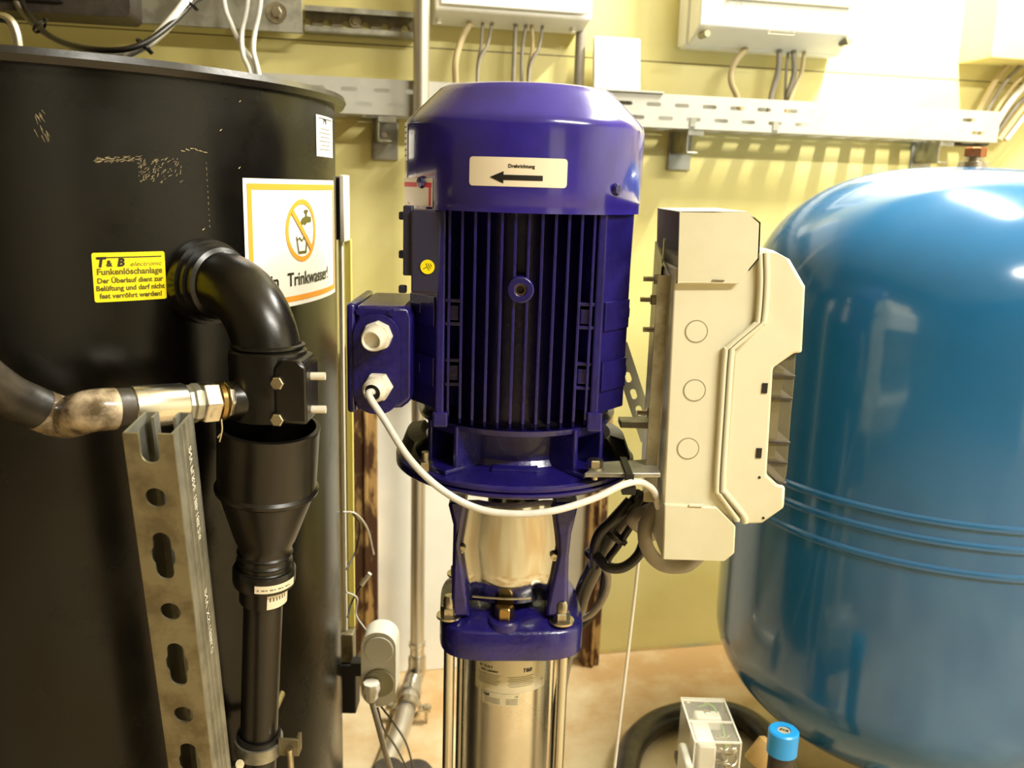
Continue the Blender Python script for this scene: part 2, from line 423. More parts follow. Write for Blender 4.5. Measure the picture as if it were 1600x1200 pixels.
# slotted rail and plate top left
a = WL(470, 16, .03); b_ = WL(640, 26, .03); zlo = WL(475, 48, .03).z; zhi = WL(475, 10, .03).z
t = thing('slotted_rail', MW @ V((a.x, -.03, zlo)), 'slotted galvanised rail on the yellow wall beside the steel pipe', 'rail')
x0 = WL(476, 30, .03).x; x1 = WL(650, 30, .03).x
hs = [circ(WL(px, 33, .02).x-x0, (zhi-zlo)*.42, .008) for px in range(480, 645, 31)]
MB(MW @ Matrix.Translation((x0, -.004, zlo)) @ Matrix.Rotation(PI/2, 4, 'X')).plate([(0, 0), (x1-x0, 0), (x1-x0, zhi-zlo), (0, zhi-zlo)], hs, .002).build('web', M_['galv_dull'], t, smooth=0)
MB(MW).box(((x0+x1)/2, -.02, zlo), (x1-x0, .036, .003)).box(((x0+x1)/2, -.038, zlo+.004), (x1-x0, .002, .008)).build('lower_lip', M_['galv'], t, smooth=0)
MB(MW).box(((x0+x1)/2, -.02, zhi), (x1-x0, .036, .003)).box(((x0+x1)/2, -.038, zhi-.004), (x1-x0, .002, .008)).build('upper_lip', M_['galv'], t, smooth=0)
for px in (555,):
    m = MB(MW); c = WL(px, 34, .005); m.cyl((c.x, -.006, c.z), (c.x, -.009, c.z), .011).hexbolt((c.x, -.009, c.z), (0, -1, 0), .007, .005); m.build('bolt', M_['bolt'], t)

off = .06
a = WL(473, 52, off); b_ = WL(-120, 20, off); ztop_ = WL(300, -60, off).z
t = thing('mounting_plate', MW @ V(((a.x+b_.x)/2, -off, a.z)), 'grey galvanised mounting plate above the black tank rim', 'plate')
MB(MW).box(((a.x+b_.x)/2, -off+.002, (a.z+ztop_)/2), (a.x-b_.x, .004, ztop_-a.z)).box(((a.x+b_.x)/2, -off+.02, a.z+.006), (a.x-b_.x, .034, .004)).build('plate_body', M_['galv'], t, bevel=.001)
c = WL(432, 20, off)
m = MB(MW).cyl((c.x, -off-.0005, c.z), (c.x, -off-.003, c.z), .018).hexbolt((c.x, -off-.003, c.z), (0, -1, 0), .010, .008)
m.build('bolt', M_['bolt'], t)
for s in ((a.x-.03), (b_.x+.1)):
    MB(MW).box((s, -off/2, a.z+.05), (.03, off-.004, .03)).build('spacer', M_['galv_dull'], t)
# dark box on the plate
a = WL(-60, -60, .16); b_ = WL(205, 28, .16)
t = thing('dark_cabinet', MW @ V(((a.x+b_.x)/2, -.11, b_.z)), 'dark brown enamelled cabinet with rounded corner above the black tank', 'cabinet')
prof = rrect(b_.x-a.x, a.z-b_.z, .012)
MB(MW @ Matrix.Translation(((a.x+b_.x)/2, -.0605, (a.z+b_.z)/2)) @ Matrix.Rotation(PI/2, 4, 'X')).plate(prof, [], .10).build('housing', M_['box_dark'], t, bevel=.004)
MB(MW).box(((a.x+b_.x)/2-.05, -.1645, b_.z+.045), (b_.x-a.x-.10, .008, .06)).build('front_cover', M_['black'], t, bevel=.002)

# big steel pipe down the wall and along the floor
off = .108
top = WL(656, -80, off); bot = WL(655, 1003, off); r = .0145
t = thing('steel_pipe', MW @ V((bot.x, -off, 0)), 'thin stainless steel pipe running down the wall behind the pump to the floor', 'pipe')
s = (top.x+bot.x)/2
MB(MW).cyl((s, -off, H), (s, -off, bot.z), r).build('riser', M_['pipe_steel'], t)
zb = bot.z
m = MB(MW).lathe([(r, .0), (r+.003, 0), (r+.003, -.008), (r+.0005, -.012), (r+.0005, -.03), (r+.004, -.034), (r+.004, -.046), (r, -.046)], Matrix.Translation((s, -off, zb)), 32)
m.build('press_fitting', M_['steel'], t)
p0 = MW @ V((s, -off, zb-.03)); pe = PZ(655, 1062, .045); p1 = PZ(640, 1085, .032); p2 = PZ(622, 1150, .03); p3 = PZ(590, 1230, .03)
MB().tube([p0, p0+V((0, -.005, -.03)), p0*.4+p1*.6+V((0, .02, -.012)), p1], lambda q: r+.003+.003*q, n=10, seg=24).build('elbow', M_['steel'], t)
MB().tube([p1, p2, p3], .0195, seg=24).build('floor_run', M_['pipe_steel'], t)
MB().cyl(p1+(p1-p2).normalized()*.01, p1-(p1-p2).normalized()*.008, .023).build('collar', M_['steel'], t)
# clamp on the floor pipe
pc = PZ(638, 1106, .032); ax = (p2-p1).normalized(); sd = ax.cross(V((0, 0, 1))).normalized()
t = thing('pipe_clamp', (pc.x, pc.y, 0), 'steel pipe clamp with two bolts round the pipe on the floor', 'clamp')
MB(axisframe(pc-ax*.01, ax)).lathe([(.0205, 0), (.025, 0), (.025, .02), (.0205, .02), (.0205, 0)], None, 32).build('band', M_['bolt'], t)
for k in (-1, 1):
    MB(frame(pc+sd*k*.034, sd, (0, 0, 1))).box((0, 0, .0), (.022, .018, .005)).build('ear', M_['bolt'], t)
    m = MB().hexbolt(pc+sd*k*.036+V((0, 0, .0025)), (0, 0, 1), .007, .006).cyl(pc+sd*k*.036+V((0, 0, -.0025)), pc+sd*k*.036-V((0, 0, .032)), .003, seg=10); m.build('bolt', M_['bolt'], t)

# dark conduit
a = WL(908, 45, .03); b_ = WL(908, 150, .03)
MB(MW).cyl((a.x, -.03, WL(908, -40, .03).z), (a.x, -.03, TZ0+.01), .010).build('wall_conduit', M_['cable_grey'], label='dark grey conduit dropping from the wall box into the cable tray', cat='conduit')

# enclosure 1 (over the motor)
def enclosure(name, label, x0px, x1px, ybot, depth, wall_gap=.004, lip=True):
    a = WL(x0px[0], x0px[1], depth*.5); b_ = WL(x1px[0], x1px[1], depth*.5)
    return a, b_
dep = .09
a = WL(672, 6, 0); b_ = WL(922, 42, dep); zb = WL(800, 34, dep).z; ztp = zb+.30
sx0 = WL(672, 8, .01).x; sx1 = b_.x+.003
t = thing('junction_enclosure', MW @ V(((sx0+sx1)/2, -.04, zb)), 'white wall enclosure above the blue motor with cables hanging beneath', 'junction box')
m = MB(MW); pr = [(-.002, zb+.008), (-.02, zb-.004), (-dep, zb+.012), (-dep, ztp), (-.002, ztp)]
m.prism([(sx0, y, z) for y, z in pr], (sx1-sx0, 0, 0)); m.build('housing', M_['white_metal'], t, bevel=.004)
MB(MW).prism([(sx0+.01, y*1.0-.004 if y < -.05 else y, z) for y, z in [(-dep+.0005, zb+.02), (-dep+.0005, ztp-.01), (-dep-.004, ztp-.012), (-dep-.004, zb+.022)]], (sx1-sx0-.02, 0, 0)).build('front_cover', M_['white_metal'], t, bevel=.001)
for px in (685, 895):
    s = WL(px, 30, .05).x; MB(MW).cyl((s, -.05, zb-.006), (s, -.05, zb+.006), .006).build('plug', M_['ivory'], t)
E1Z = zb
# enclosure 2
dep2 = .12
zb2 = WL(1150, 80, .03).z; s20 = WL(1058, 70, .0).x; s21 = WL(1325, 80, dep2*.6).x
t = thing('distribution_enclosure', MW @ V(((s20+s21)/2, -.06, zb2)), 'large white enclosure with hinged lid and faint warning triangle above the tray', 'junction box')
zf2 = WL(1200, 62, dep2).z
MB(MW).prism([(s20, 0, zb2), (s20, -.045, zb2), (s20, -.045, zb2+.33), (s20, 0, zb2+.33)], (s21-s20, 0, 0)).build('back_box', M_['white_metal'], t, bevel=.006)
lx0 = WL(1092, 50, dep2).x; lx1 = WL(1331, 50, dep2).x
m = MB(MW)
lo = [(s20+.004, -.0455, zb2+.002), (s21-.002, -.0455, zb2+.002), (s21-.002, -.0455, zb2+.33), (s20+.004, -.0455, zb2+.33)]
hi = [(lx0, -dep2, zb2+.028), (lx1-.004, -dep2, zb2+.028), (lx1-.004, -dep2, zb2+.325), (lx0, -dep2, zb2+.325)]
m.hexa(lo, hi); m.build('lid', M_['white_metal'], t, bevel=.004)
wz = WL(1200, 4, dep2).z
MB(MW).box(((lx0+lx1)/2+.02, -dep2-.003, wz+.09), (lx1-lx0-.06, .008, .18)).build('hinged_window', M_['silver_sticker'], t, bevel=.002)
for px, py in ((1101, 54), (1322, 66)):
    c = WL(px, py, dep2*.9); MB(MW).cyl((c.x, -dep2*.75, c.z), (c.x, -dep2-.002, c.z), .006).build('lid_screw', M_['grey_face'], t)
Mt = MW @ Matrix.Translation((WL(1222, 40, dep2).x, -dep2-.0006, WL(1222, 40, dep2).z)) @ Matrix.Rotation(PI/2, 4, 'X')
m = MB(Mt); q = .032
for i in range(3):
    a1 = PI/2+i*2*PI/3; a2 = a1+2*PI/3
    p, r_ = V((q*math.cos(a1), q*math.sin(a1), 0)), V((q*math.cos(a2), q*math.sin(a2), 0))
    m.tube([p, r_], .0005, seg=6, smooth=False)
m.tube([(0.002, .012, 0), (-.004, .001, 0), (.003, .002, 0), (-.002, -.009, 0)], .0006, seg=6, smooth=False)
m.build('warning_triangle', M_['silver_sticker'], t)
c = WL(1143, 10, dep2); m = MB(MW @ Matrix.Translation((c.x, -dep2-.0002, c.z)) @ Matrix.Rotation(PI/2, 4, 'X')); text_flat(m, 'SF 43', .022, Matrix(), t=.0006); m.build('lettering', M_['silver_sticker'], t)
E2Z = zb2

def wcable(name, pts, r, m_, label, group=None, end=None):
    return MB().tube([MW @ WL(*p) if False else WLw(*p) for p in pts], r, n=8).build(name, M_[m_], label=label, cat='cable', group=group)
g1 = 'cables under the enclosure above the motor'
i = 0
for pts, r, mm, lb in (
    ([(735, 36, .05), (722, 60, .055), (712, 95, .06), (712, 128, .05), (714, 170, .045)], .0062, 'cable_tan', 'thick bent pale cable, closest to the steel pipe, under the white enclosure'),
    ([(754, 36, .05), (752, 70, .055), (746, 110, .05), (748, 170, .045)], .0032, 'cable_grey', 'thin grey cable running straight beside the thick bent cable'),
    ([(769, 36, .05), (762, 70, .06), (748, 100, .062), (745, 170, .06)], .0032, 'cable_grey', 'thin grey cable crossing its neighbour near the motor top'),
    ([(806, 38, .05), (804, 80, .055), (802, 130, .05), (804, 170, .045)], .0042, 'cable_grey', 'grey cable hanging first in the group of four'),
    ([(822, 38, .05), (816, 80, .055), (815, 130, .05), (816, 170, .045)], .0034, 'cable_grey', 'grey cable hanging second in the group of four'),
    ([(831, 38, .05), (832, 75, .055), (826, 110, .05), (826, 170, .045)], .0038, 'cable_tan', 'tan cable hanging third in the group of four'),
    ([(848, 40, .05), (842, 75, .06), (828, 105, .06), (824, 170, .06)], .0032, 'cable_grey', 'thin grey cable bending inward, last in the group of four')):
    wcable('hanging_cable', pts, r, mm, lb, g1)
g2 = 'cables under the enclosure with the triangle'
for pts, r, mm, lb in (
    ([(1166, 76, .05), (1148, 98, .06), (1142, 125, .06), (1152, 152, .05), (1160, 185, .045)], .0062, 'cable_tan', 'pale cable curling outward below the enclosure with the triangle'),
    ([(1218, 78, .05), (1216, 110, .055), (1206, 148, .05), (1200, 185, .045)], .0058, 'cable_grey', 'grey-brown cable leaning toward the curling pale cable'),
    ([(1232, 78, .04), (1228, 120, .045), (1226, 185, .04)], .003, 'cable_grey', 'thin grey cable between two thick grey-brown cables'),
    ([(1240, 78, .05), (1241, 115, .055), (1232, 150, .05), (1230, 185, .045)], .006, 'cable_grey', 'thick grey-brown cable hanging straight over the tray'),
    ([(1257, 80, .05), (1252, 115, .06), (1238, 148, .06), (1225, 185, .06)], .0045, 'cable_tan', 'pale cable slanting across the thick grey-brown cables')):
    wcable('hanging_cable', pts, r, mm, lb, g2)

# white card standing on the tray
c0 = WL(932, 54, .07); c1 = WL(1000, 142, .07)
s0_, s1_ = c0.x, c1.x
MB(MW).prism([(s0_, -.072, TZ1+.004), (s1_, -.072, TZ1+.004), (s1_-.0, -.056, c0.z), (s0_, -.056, c0.z)], (0, .012, 0)).build('white_cover', M_['white_metal'], bevel=.002, label='plain white rectangular cover standing on the cable tray beside the motor', cat='cover')
MB(MW).box(((s0_+s1_)/2+.01, -.05, TZ1+.002), (s1_-s0_+.06, .095, .003)).build('lid_strip', M_['tray'], tray_)

# box and cable bunch top right
c0 = WL(1522, 95, .05); c1 = WL(1640, 85, .05)
t = thing('wall_trunking', MW @ V((c0.x+.1, -.05, c0.z)), 'pale yellow painted trunking end with a thick bunch of cables beneath', 'trunking')
m = MB(MW); m.box((c0.x+.17, -.05, c0.z+.004), (.34, .10, .008)); m.box((c0.x+.003, -.05, c0.z+.15), (.006, .10, .29)); m.box((c0.x+.17, -.098, c0.z+.15), (.34, .004, .29)); m.build('duct', M_['wall'], t, bevel=.002)
rnd = random.Random(3)
for i in range(9):
    x_ = c0.x+.05+.016*i; oy = -.02-.007*(i % 4)
    zt = c0.z-.01-.0*i
    m = MB(MW)
    m.tube([(x_+.06+.012*i, oy, c0.z+.004), (x_+.03+.004*i, oy-.005, c0.z-.03-.003*i), (x_+.0, oy-.01, TZ1+.02), (x_-.02-.004*i, oy, TZ0+.01)], .0045 if i % 3 else .006)
    m.build('bunch_cable', M_[('cable_tan', 'cable_grey', 'cable_tan', 'cable_white')[i % 4]], label='%s cable of the bunch entering the open tray end, counted from the trunking corner' % ('first', 'second', 'third', 'fourth', 'fifth', 'sixth', 'seventh', 'eighth', 'ninth')[i], cat='cable', group='bunched cables at the tray end')

# ================================================================== black tank
TC = V((-.59, 1.09)); TR = .366
rim_z = P(537, 155, 1.16).z; rim_top = P(0, 62, .74).z
tank_ = t = thing('water_tank', (TC.x, TC.y, 0), 'big round black plastic water tank with a flat rim', 'tank')
ztb = rim_z+.0
MB(Matrix.Translation((TC.x, TC.y, 0))).lathe([(0, .0), (TR-.01, 0), (TR, .01), (TR, ztb-.012), (TR-.008, ztb-.012), (TR-.008, .012), (0, .012)], None, 128).build('shell', M_['black_tank'], t)
MB(Matrix.Translation((TC.x, TC.y, 0))).lathe([(TR-.02, ztb-.012), (TR+.011, ztb-.012), (TR+.014, ztb-.006), (TR+.012, ztb), (TR-.02, ztb+.001), (TR-.02, ztb-.012)], None, 128).build('rim', M_['black_pipe'], t)
print('TANK rim', rim_z, rim_top)
wf = wrapf(TC.x, TC.y, TR)
def tank_az(px, py):                          # where a pixel ray meets the tank shell -> azimuth, z
    d = ray(px, py); a_ = d.x*d.x+d.y*d.y; b2 = -2*(d.x*TC.x+d.y*TC.y); c2 = TC.length_squared-TR*TR
    disc = max(b2*b2-4*a_*c2, 0); tt_ = (-b2-math.sqrt(disc))/(2*a_); p = CAM+d*tt_
    return math.atan2(p.x-TC.x, -(p.y-TC.y)), p.z, p
# no-drinking-water sign
aL, z1_, _ = tank_az(378, 278); aR, z2_, _ = tank_az(520, 276); _, z3_, _ = tank_az(390, 462)
aL2, zq, _ = tank_az(405, 375)
sw = min((aR-aL)*TR, .40); sh = (z1_-tank_az(500, 478)[1])
print('SIGN', aL, aR, sw, sh, z1_, z3_)
z_top = z1_; z_bot = tank_az(490, 470)[1]
sh = z_top-z_bot; sw = (aR-aL)*TR
ac = aL+sw/2/TR; zc_ = (z_top+z_bot)/2
s_ = thing('safety_sign', wf(ac, z_bot, 0), 'white orange-bordered no drinking water sign on the black tank', 'sign')
m = MB(); patch_wrap(m, wf, TR, ac, zc_, sw, sh, off=.0008, n=24); m.build('sign_sheet', M_['sticker'], s_, smooth=60)
m = MB(); bw = .006; ins = .008
for (x_, y_, ww, hh) in ((0, sh/2-ins, sw-2*ins, bw), (0, -sh/2+ins, sw-2*ins, bw), (-sw/2+ins, 0, bw, sh-2*ins+bw), (sw/2-ins, 0, bw, sh-2*ins+bw)):
    patch_wrap(m, wf, TR, ac, zc_, ww, hh, x=x_, y=y_, off=.0012, n=20)
m.build('border', M_['orange'], s_, smooth=60)
aC, zC, _ = tank_az(471, 360); _, zt_, _ = tank_az(471, 311); ry = zt_-zC; rx = ry
m = MB(); vv = []; n = 48
for i in range(n):
    a_ = 2*PI*i/n
    for f_ in (1, .84): vv.append(wf(aC+rx*f_*math.cos(a_)/TR, zC+ry*f_*math.sin(a_), .0013))
m.add(vv, [(2*i, 2*((i+1) % n), 2*((i+1) % n)+1, 2*i+1) for i in range(n)])
poly_wrap(m, wf, TR, aC, zC, [(-rx*.68, ry*.56), (-rx*.56, ry*.68), (rx*.68, -ry*.56), (rx*.56, -ry*.68)], off=.0018)
m.build('prohibition_ring', M_['orange'], s_, smooth=60)
k_ = rx
m = MB()
for poly in ([(-.1, .28), (.0, .40), (.22, .45), (.22, .56), (.14, .56), (.14, .66), (.40, .66), (.40, .56), (.32, .56), (.32, .45), (.62, .42), (.62, .26), (.3, .24), (.2, .16), (.08, .22), (.0, .16)],
             [(-.42, -.18), (-.36, -.18), (-.24, -.66), (.18, -.66), (.30, -.18), (.36, -.18), (.24, -.74), (-.28, -.74)],
             [(-.36, -.28), (-.2, -.2), (-.05, -.3), (.1, -.2), (.28, -.3), (.28, -.35), (.1, -.26), (-.05, -.36), (-.2, -.26), (-.36, -.34)],
             [(-.12, .04), (-.07, .1), (-.02, .04), (-.07, -.01)]):
    poly_wrap(m, wf, TR, aC, zC, [(x*k_, y*k_) for x, y in poly], off=.0015)
m.build('tap_and_glass_symbol', M_['olive_ink'], s_, smooth=60)
aT, zT, _ = tank_az(486, 432)
m = MB(); text_wrap(m, 'Trinkwasser!', .0205, wf, TR, aT, zT, off=.0016, bold=.0003)
text_wrap(m, 'Kein', .0205, wf, TR, aT, zT, x=-.088, off=.0016, bold=.0004)
m.build('lettering', M_['ink'], s_, smooth=60)
# yellow sticker
aS, zS, _ = tank_az(204, 432); a1, _, _ = tank_az(148, 432); a2, _, _ = tank_az(261, 432); zt1 = tank_az(204, 394)[1]; zb1 = tank_az(204, 470)[1]
w1 = (a2-a1)*TR; h1 = zt1-zb1
s_ = thing('notice_sticker', wf(aS, zb1, 0), 'small yellow printed notice sticker on the black tank', 'sticker')
m = MB(); tr_ = rrect(w1, h1, .002)
poly_wrap(m, wf, TR, aS, zS, tr_, off=.0006)
m.build('sticker_sheet', M_['yellow'], s_, smooth=60)
m = MB()
text_wrap(m, 'T', h1*.27, wf, TR, aS, zS, x=-w1*.40, y=h1*.30, shear=.2, bold=.0006, off=.001)
text_wrap(m, '&', h1*.17, wf, TR, aS, zS, x=-w1*.28, y=h1*.275, bold=.0003, off=.001)
text_wrap(m, 'B', h1*.22, wf, TR, aS, zS, x=-w1*.13, y=h1*.29, shear=.2, bold=.0005, off=.001, sx=1.1)
patch_wrap(m, wf, TR, aS, zS, w1*.90, h1*.022, x=0, y=h1*.40, off=.001)
m.build('logo_lettering', M_['ink'], s_, smooth=60)
m = MB()
text_wrap(m, 'electronic', h1*.13, wf, TR, aS, zS, x=w1*.22, y=h1*.255, shear=.3, off=.001, sx=1.25)
text_wrap(m, 'Funkenlöschanlage', h1*.175, wf, TR, aS, zS, x=0, y=h1*.11, off=.001, bold=.0002)
for i, tx in enumerate(('Der Überlauf dient zur', 'Belüftung und darf nicht', 'fest verröhrt werden!')):
    text_wrap(m, tx, h1*.142, wf, TR, aS, zS, x=0, y=-h1*(.07+.155*i), off=.001, bold=.0002)
m.build('lettering', M_['olive_ink'], s_, smooth=60)
# small white label near the rim
aS, zS, _ = tank_az(509, 214); a1 = tank_az(499, 214)[0]; a2 = tank_az(520.5, 214)[0]; h1 = tank_az(509, 182)[1]-tank_az(509, 245)[1]; w1 = (a2-a1)*TR
s_ = thing('type_label', wf(aS, zS-h1/2, 0), 'small upright white label under the rim of the black tank', 'label')
m = MB(); patch_wrap(m, wf, TR, aS, zS, w1, h1, off=.0006); m.build('label_sheet', M_['sticker'], s_, smooth=60)
m = MB()
text_wrap(m, 'T&B', h1*.17, wf, TR, aS, zS, x=-w1*.1, y=h1*.36, off=.001, bold=.0004, shear=.2); patch_wrap(m, wf, TR, aS, zS, w1*.8, .0008, x=0, y=h1*.43, off=.001)
m.build('logo_lettering', M_['ink'], s_, smooth=60)
m = MB()
for i in range(6): patch_wrap(m, wf, TR, aS, zS, w1*(.7 if i % 2 else .55), .0007, x=-w1*.05, y=h1*(.18-.1*i), off=.001)
m.build('print_lines', M_['grey_ink'], s_, smooth=60)
rnd = random.Random(7); m = MB()
def scuff(m, px, py, ln, ang, wd=.0005):
    wd *= .6
    a_, z_, _ = tank_az(px, py); c_, s__ = math.cos(ang), math.sin(ang)
    q_ = [(-ln/2, -wd/2), (ln/2, -wd*.2), (ln/2, wd*.2), (-ln/2, wd/2)]
    m.add([wf(a_+(x*c_-y*s__)/TR, z_+x*s__+y*c_, .0003) for x, y in q_], [(0, 1, 2, 3)])
for _ in range(90): scuff(m, rnd.uniform(215, 285), 285-rnd.uniform(0, 38)*1, rnd.uniform(.001, .004), rnd.uniform(.3, 1.4), .0005)
for _ in range(60): f_ = rnd.random(); scuff(m, 150+70*f_, 250-3*f_+rnd.uniform(-4, 4), rnd.uniform(.001, .005), rnd.uniform(-.2, .8), .0004)
for _ in range(16): scuff(m, rnd.uniform(56, 76), rnd.uniform(175, 222), rnd.uniform(.002, .007), rnd.uniform(-1.4, -.9), .0005)
for i in range(12): scuff(m, 322+i*.5, 255+i*9, rnd.uniform(.001, .003), -1.5, .0006)
for i in range(6): scuff(m, 286+i*7, 232+abs(i-2)*2, .004, rnd.uniform(-.5, .4), .0011)
for px, py in ((375, 158), (345, 203), (374, 262), (318, 358)): scuff(m, px, py, .003, .6, .0016)
m.build('scuff_marks', M_['cable_tan'], tank_, smooth=60)
# lifting eye behind the rim
m = MB(); m.tube([P(-25, 70, 1.12), P(-20, 35, 1.12), P(0, 27, 1.12), P(18, 36, 1.12), P(28, 68, 1.12), P(30, 120, 1.12)], .006)
m.build('lifting_hook', M_['steel'], label='bent shiny steel hook rising behind the black tank rim', cat='hook')
# cables over the tank rim
def cable(name, pts, r, m_, label, cat='cable', group=None, **k):
    return MB().tube([P(*p) for p in pts], r, **k).build(name, M_[m_], label=label, cat=cat, group=group)
g = 'cables sagging over the black tank'
cable('sagging_cable', [(10, -330, 1.50), (18, -150, 1.50), (30, -15, 1.50), (55, 35, 1.42), (95, 65, 1.36), (160, 78, 1.30), (215, 72, 1.30), (262, 42, 1.34), (300, 5, 1.40), (320, -20, 1.45), (335, -150, 1.5), (335, -380, 1.5)], .0042, 'cable_black', 'black cable sagging in a bow over the black tank rim', group=g)
cable('sagging_cable', [(0, -330, 1.53), (8, -150, 1.53), (20, -15, 1.53), (47, 32, 1.45), (88, 62, 1.40), (150, 82, 1.34), (212, 80, 1.34), (255, 52, 1.37), (292, 8, 1.43), (312, -20, 1.47), (320, -150, 1.52), (320, -380, 1.52)], .0045, 'cable_grey', 'grey cable sagging in a bow beside the black one', group=g)
cable('sagging_cable', [(190, 90, 1.34), (225, 72, 1.33), (250, 50, 1.34), (285, 8, 1.37), (300, -20, 1.42), (306, -150, 1.48), (306, -380, 1.48)], .0055, 'cable_white', 'pale cable rising beside the sagging black cable', group=g)
for c_, lb in (((62, 42, 1.40), 'black cable tie on the drooping cables near the hook'), ((224, 70, 1.32), 'black cable tie holding the pale cable at the low bend'), ((296, 3, 1.39), 'black cable tie on the cables under the mounting plate')):
    p = P(*c_); dirn = P(c_[0]+14, c_[1]+(14 if c_[0] < 100 else -16), c_[2])-p
    MB(axisframe(p-dirn.normalized()*.002, dirn)).lathe([(.010, 0), (.0115, 0), (.0115, .004), (.010, .004), (.010, 0)], None, 20).box((.013, 0, .002), (.006, .006, .005)).build('cable_tie', M_['black'], label=lb, cat='cable tie')
g = 'white cables dropping behind the tank rim'
cable('dropping_cable', [(340, -420, 1.63), (344, -200, 1.63), (348, -15, 1.650), (362, 40, 1.640), (378, 72, 1.630), (395, 100, 1.610), (405, 150, 1.590)], .0042, 'cable_white', 'white cable crossing the other two behind the tank rim', group=g)
cable('dropping_cable', [(384, -420, 1.63), (386, -200, 1.63), (388, -15, 1.630), (378, 50, 1.630), (380, 85, 1.610), (390, 110, 1.600), (398, 150, 1.570)], .0042, 'cable_white', 'white cable in the middle of the three behind the tank rim', group=g)
cable('dropping_cable', [(410, -420, 1.63), (409, -200, 1.63), (408, -15, 1.630), (398, 50, 1.630), (396, 80, 1.610), (402, 105, 1.600), (412, 150, 1.570)], .0042, 'cable_white', 'white cable bowing out nearest the plate bolt', group=g)

# level gauge on the tank's side
yg = 1.235
gx = P(533, 600, yg).x
t = thing('level_gauge', (gx, yg, P(533, 1105, yg).z), 'slim white and yellow level gauge strip up the side of the black tank', 'gauge')
zt_ = P(532, 276, yg).z; zm = P(532, 374, yg).z; zl = P(540, 985, yg).z; zq2 = P(540, 1105, yg).z; zb_ = P(540, 1030, yg).z
xa, xb = P(516, 320, yg).x, P(536, 320, yg).x
MB().box(((xa+xb)/2, yg, (zt_+zm)/2), (xb-xa, .03, zt_-zm)).build('top_block', M_['box_dark'], t, bevel=.002)
MB().box((xb+.003, yg-.004, (zt_+zm)/2), (.006, .04, (zt_-zm)*1.05)).build('end_flange', M_['ivory'], t, bevel=.001)
def strip(xt, xb_, w_): return [P(xt, 374, yg).x, P(xb_, 985, yg).x, w_]
for nm, (x0_, x1_, w_), dy, mm in (('white_strip', strip(531, 539, .0055), .0, M_['ivory']), ('yellow_strip', strip(540, 547, .009), .012, mat('yellow_green_tube', (226, 214, 112), .4))):
    x_ = (x0_+x1_)/2+.001
    MB().box((x_, yg+dy, (zm+zl)/2), (w_, .008, zm-zl)).build(nm, mm, t, bevel=.001)
xa, xb = P(532, 1060, yg).x, P(559, 1060, yg).x
MB().box(((xa+xb)/2, yg, (zb_+zq2)/2), (xb-xa, .035, zb_-zq2)).build('lower_block', M_['black'], t, bevel=.002)
MB().box(((xa+xb)/2-.001, yg, (zb_+zl)/2), ((xb-xa)*.75, .025, zl-zb_)).build('socket', M_['galv_dull'], t, bevel=.002)
GB = xb
# oval grey junction box beside it
Y = 1.17
c = P(592, 1044, Y); w_ = (P(620, 1040, Y)-P(566, 1040, Y)).x; h_ = P(590, 985, Y).z-P(590, 1100, Y).z
t = thing('sensor_box', (c.x, Y, c.z-h_/2), 'rounded light grey sensor box with cable gland beside the black tank', 'sensor')
Mx = Matrix.Translation((c.x, Y+.035, c.z)) @ Matrix.Rotation(PI/2, 4, 'X')
MB(Mx).plate(rrect(w_, h_, w_*.47, n=10), [], .04).build('housing', M_['grey_plastic'], t, bevel=.005)
MB().lathe([(0, 0), (w_*.42, 0), (w_*.42, .002), (0, .002)], Matrix.Translation((c.x+.001, Y-.005, c.z+h_*.27)) @ Matrix.Rotation(PI/2, 4, 'X'), 36).build('cap_disc', M_['grey_plastic'], t, bevel=.001)
m = MB().lathe([(0, 0), (w_*.44, 0), (w_*.44, .003), (0, .003)], Matrix.Translation((c.x+.001, Y-.005, c.z-h_*.17)) @ Matrix.Rotation(PI/2, 4, 'X'), 36)
m.build('face_disc', M_['grey_face'], t, bevel=.001)
MB().lathe([(w_*.17, 0), (w_*.19, 0), (w_*.19, .001), (w_*.17, .001)], Matrix.Translation((c.x-.004, Y-.008, c.z-h_*.10)) @ Matrix.Rotation(PI/2, 4, 'X'), 30).build('knockout', M_['grey_face'], t)
gp = P(580, 1082, Y-.02)
MB().lathe([(0, .016), (.012, .016), (.013, .006), (.010, -.002), (.010, -.008), (.006, -.014), (0, -.014)], Matrix.Translation(gp), 8).build('gland', M_['ivory'], t, bevel=.001)
MB().box(((GB+c.x)/2-.004, yg-.028, c.z-.02), (max(.02, c.x-GB), .02, .02)).build('mounting_stub', M_['black'], t)
MB().tube([gp+V((0, 0, -.012)), P(590, 1130, Y-.02), P(602, 1175, Y-.0), P(622, 1240, Y+.1), PZ(640, 1300, .01)], .0042).build('sensor_cable', M_['cable_grey'], label='grey cable leaving the gland of the sensor box', cat='cable')
g = 'thin black wires below the sensor box'
cable('thin_wire', [(594, 1102, 1.18), (615, 1130, 1.2), (636, 1165, 1.25), (650, 1220, 1.3)], .0016, 'cable_black', 'thin black wire bowing out beyond its twin below the sensor box', 'wire', g)
cable('thin_wire', [(590, 1106, 1.18), (600, 1140, 1.2), (620, 1170, 1.25), (645, 1220, 1.3)], .0016, 'cable_black', 'thin black wire hugging the sensor box cable', 'wire', g)
g = 'loose wires by the rusty post'
cable('loose_wire', [(536, 800, 1.19), (556, 803, 1.2), (574, 826, 1.25), (584, 866, 1.3)], .0013, 'cable_white', 'pale loose wire curving off the gauge strip', 'wire', g)
cable('loose_wire', [(552, 803, 1.2), (562, 822, 1.22), (556, 860, 1.22), (541, 890, 1.19)], .0013, 'cable_black', 'dark loose wire looping back to the gauge strip', 'wire', g)
cable('loose_wire', [(543, 965, 1.19), (550, 940, 1.21), (566, 912, 1.22)], .0014, 'cable_black', 'dark stiff wire leading up to the white tip', 'wire', g)
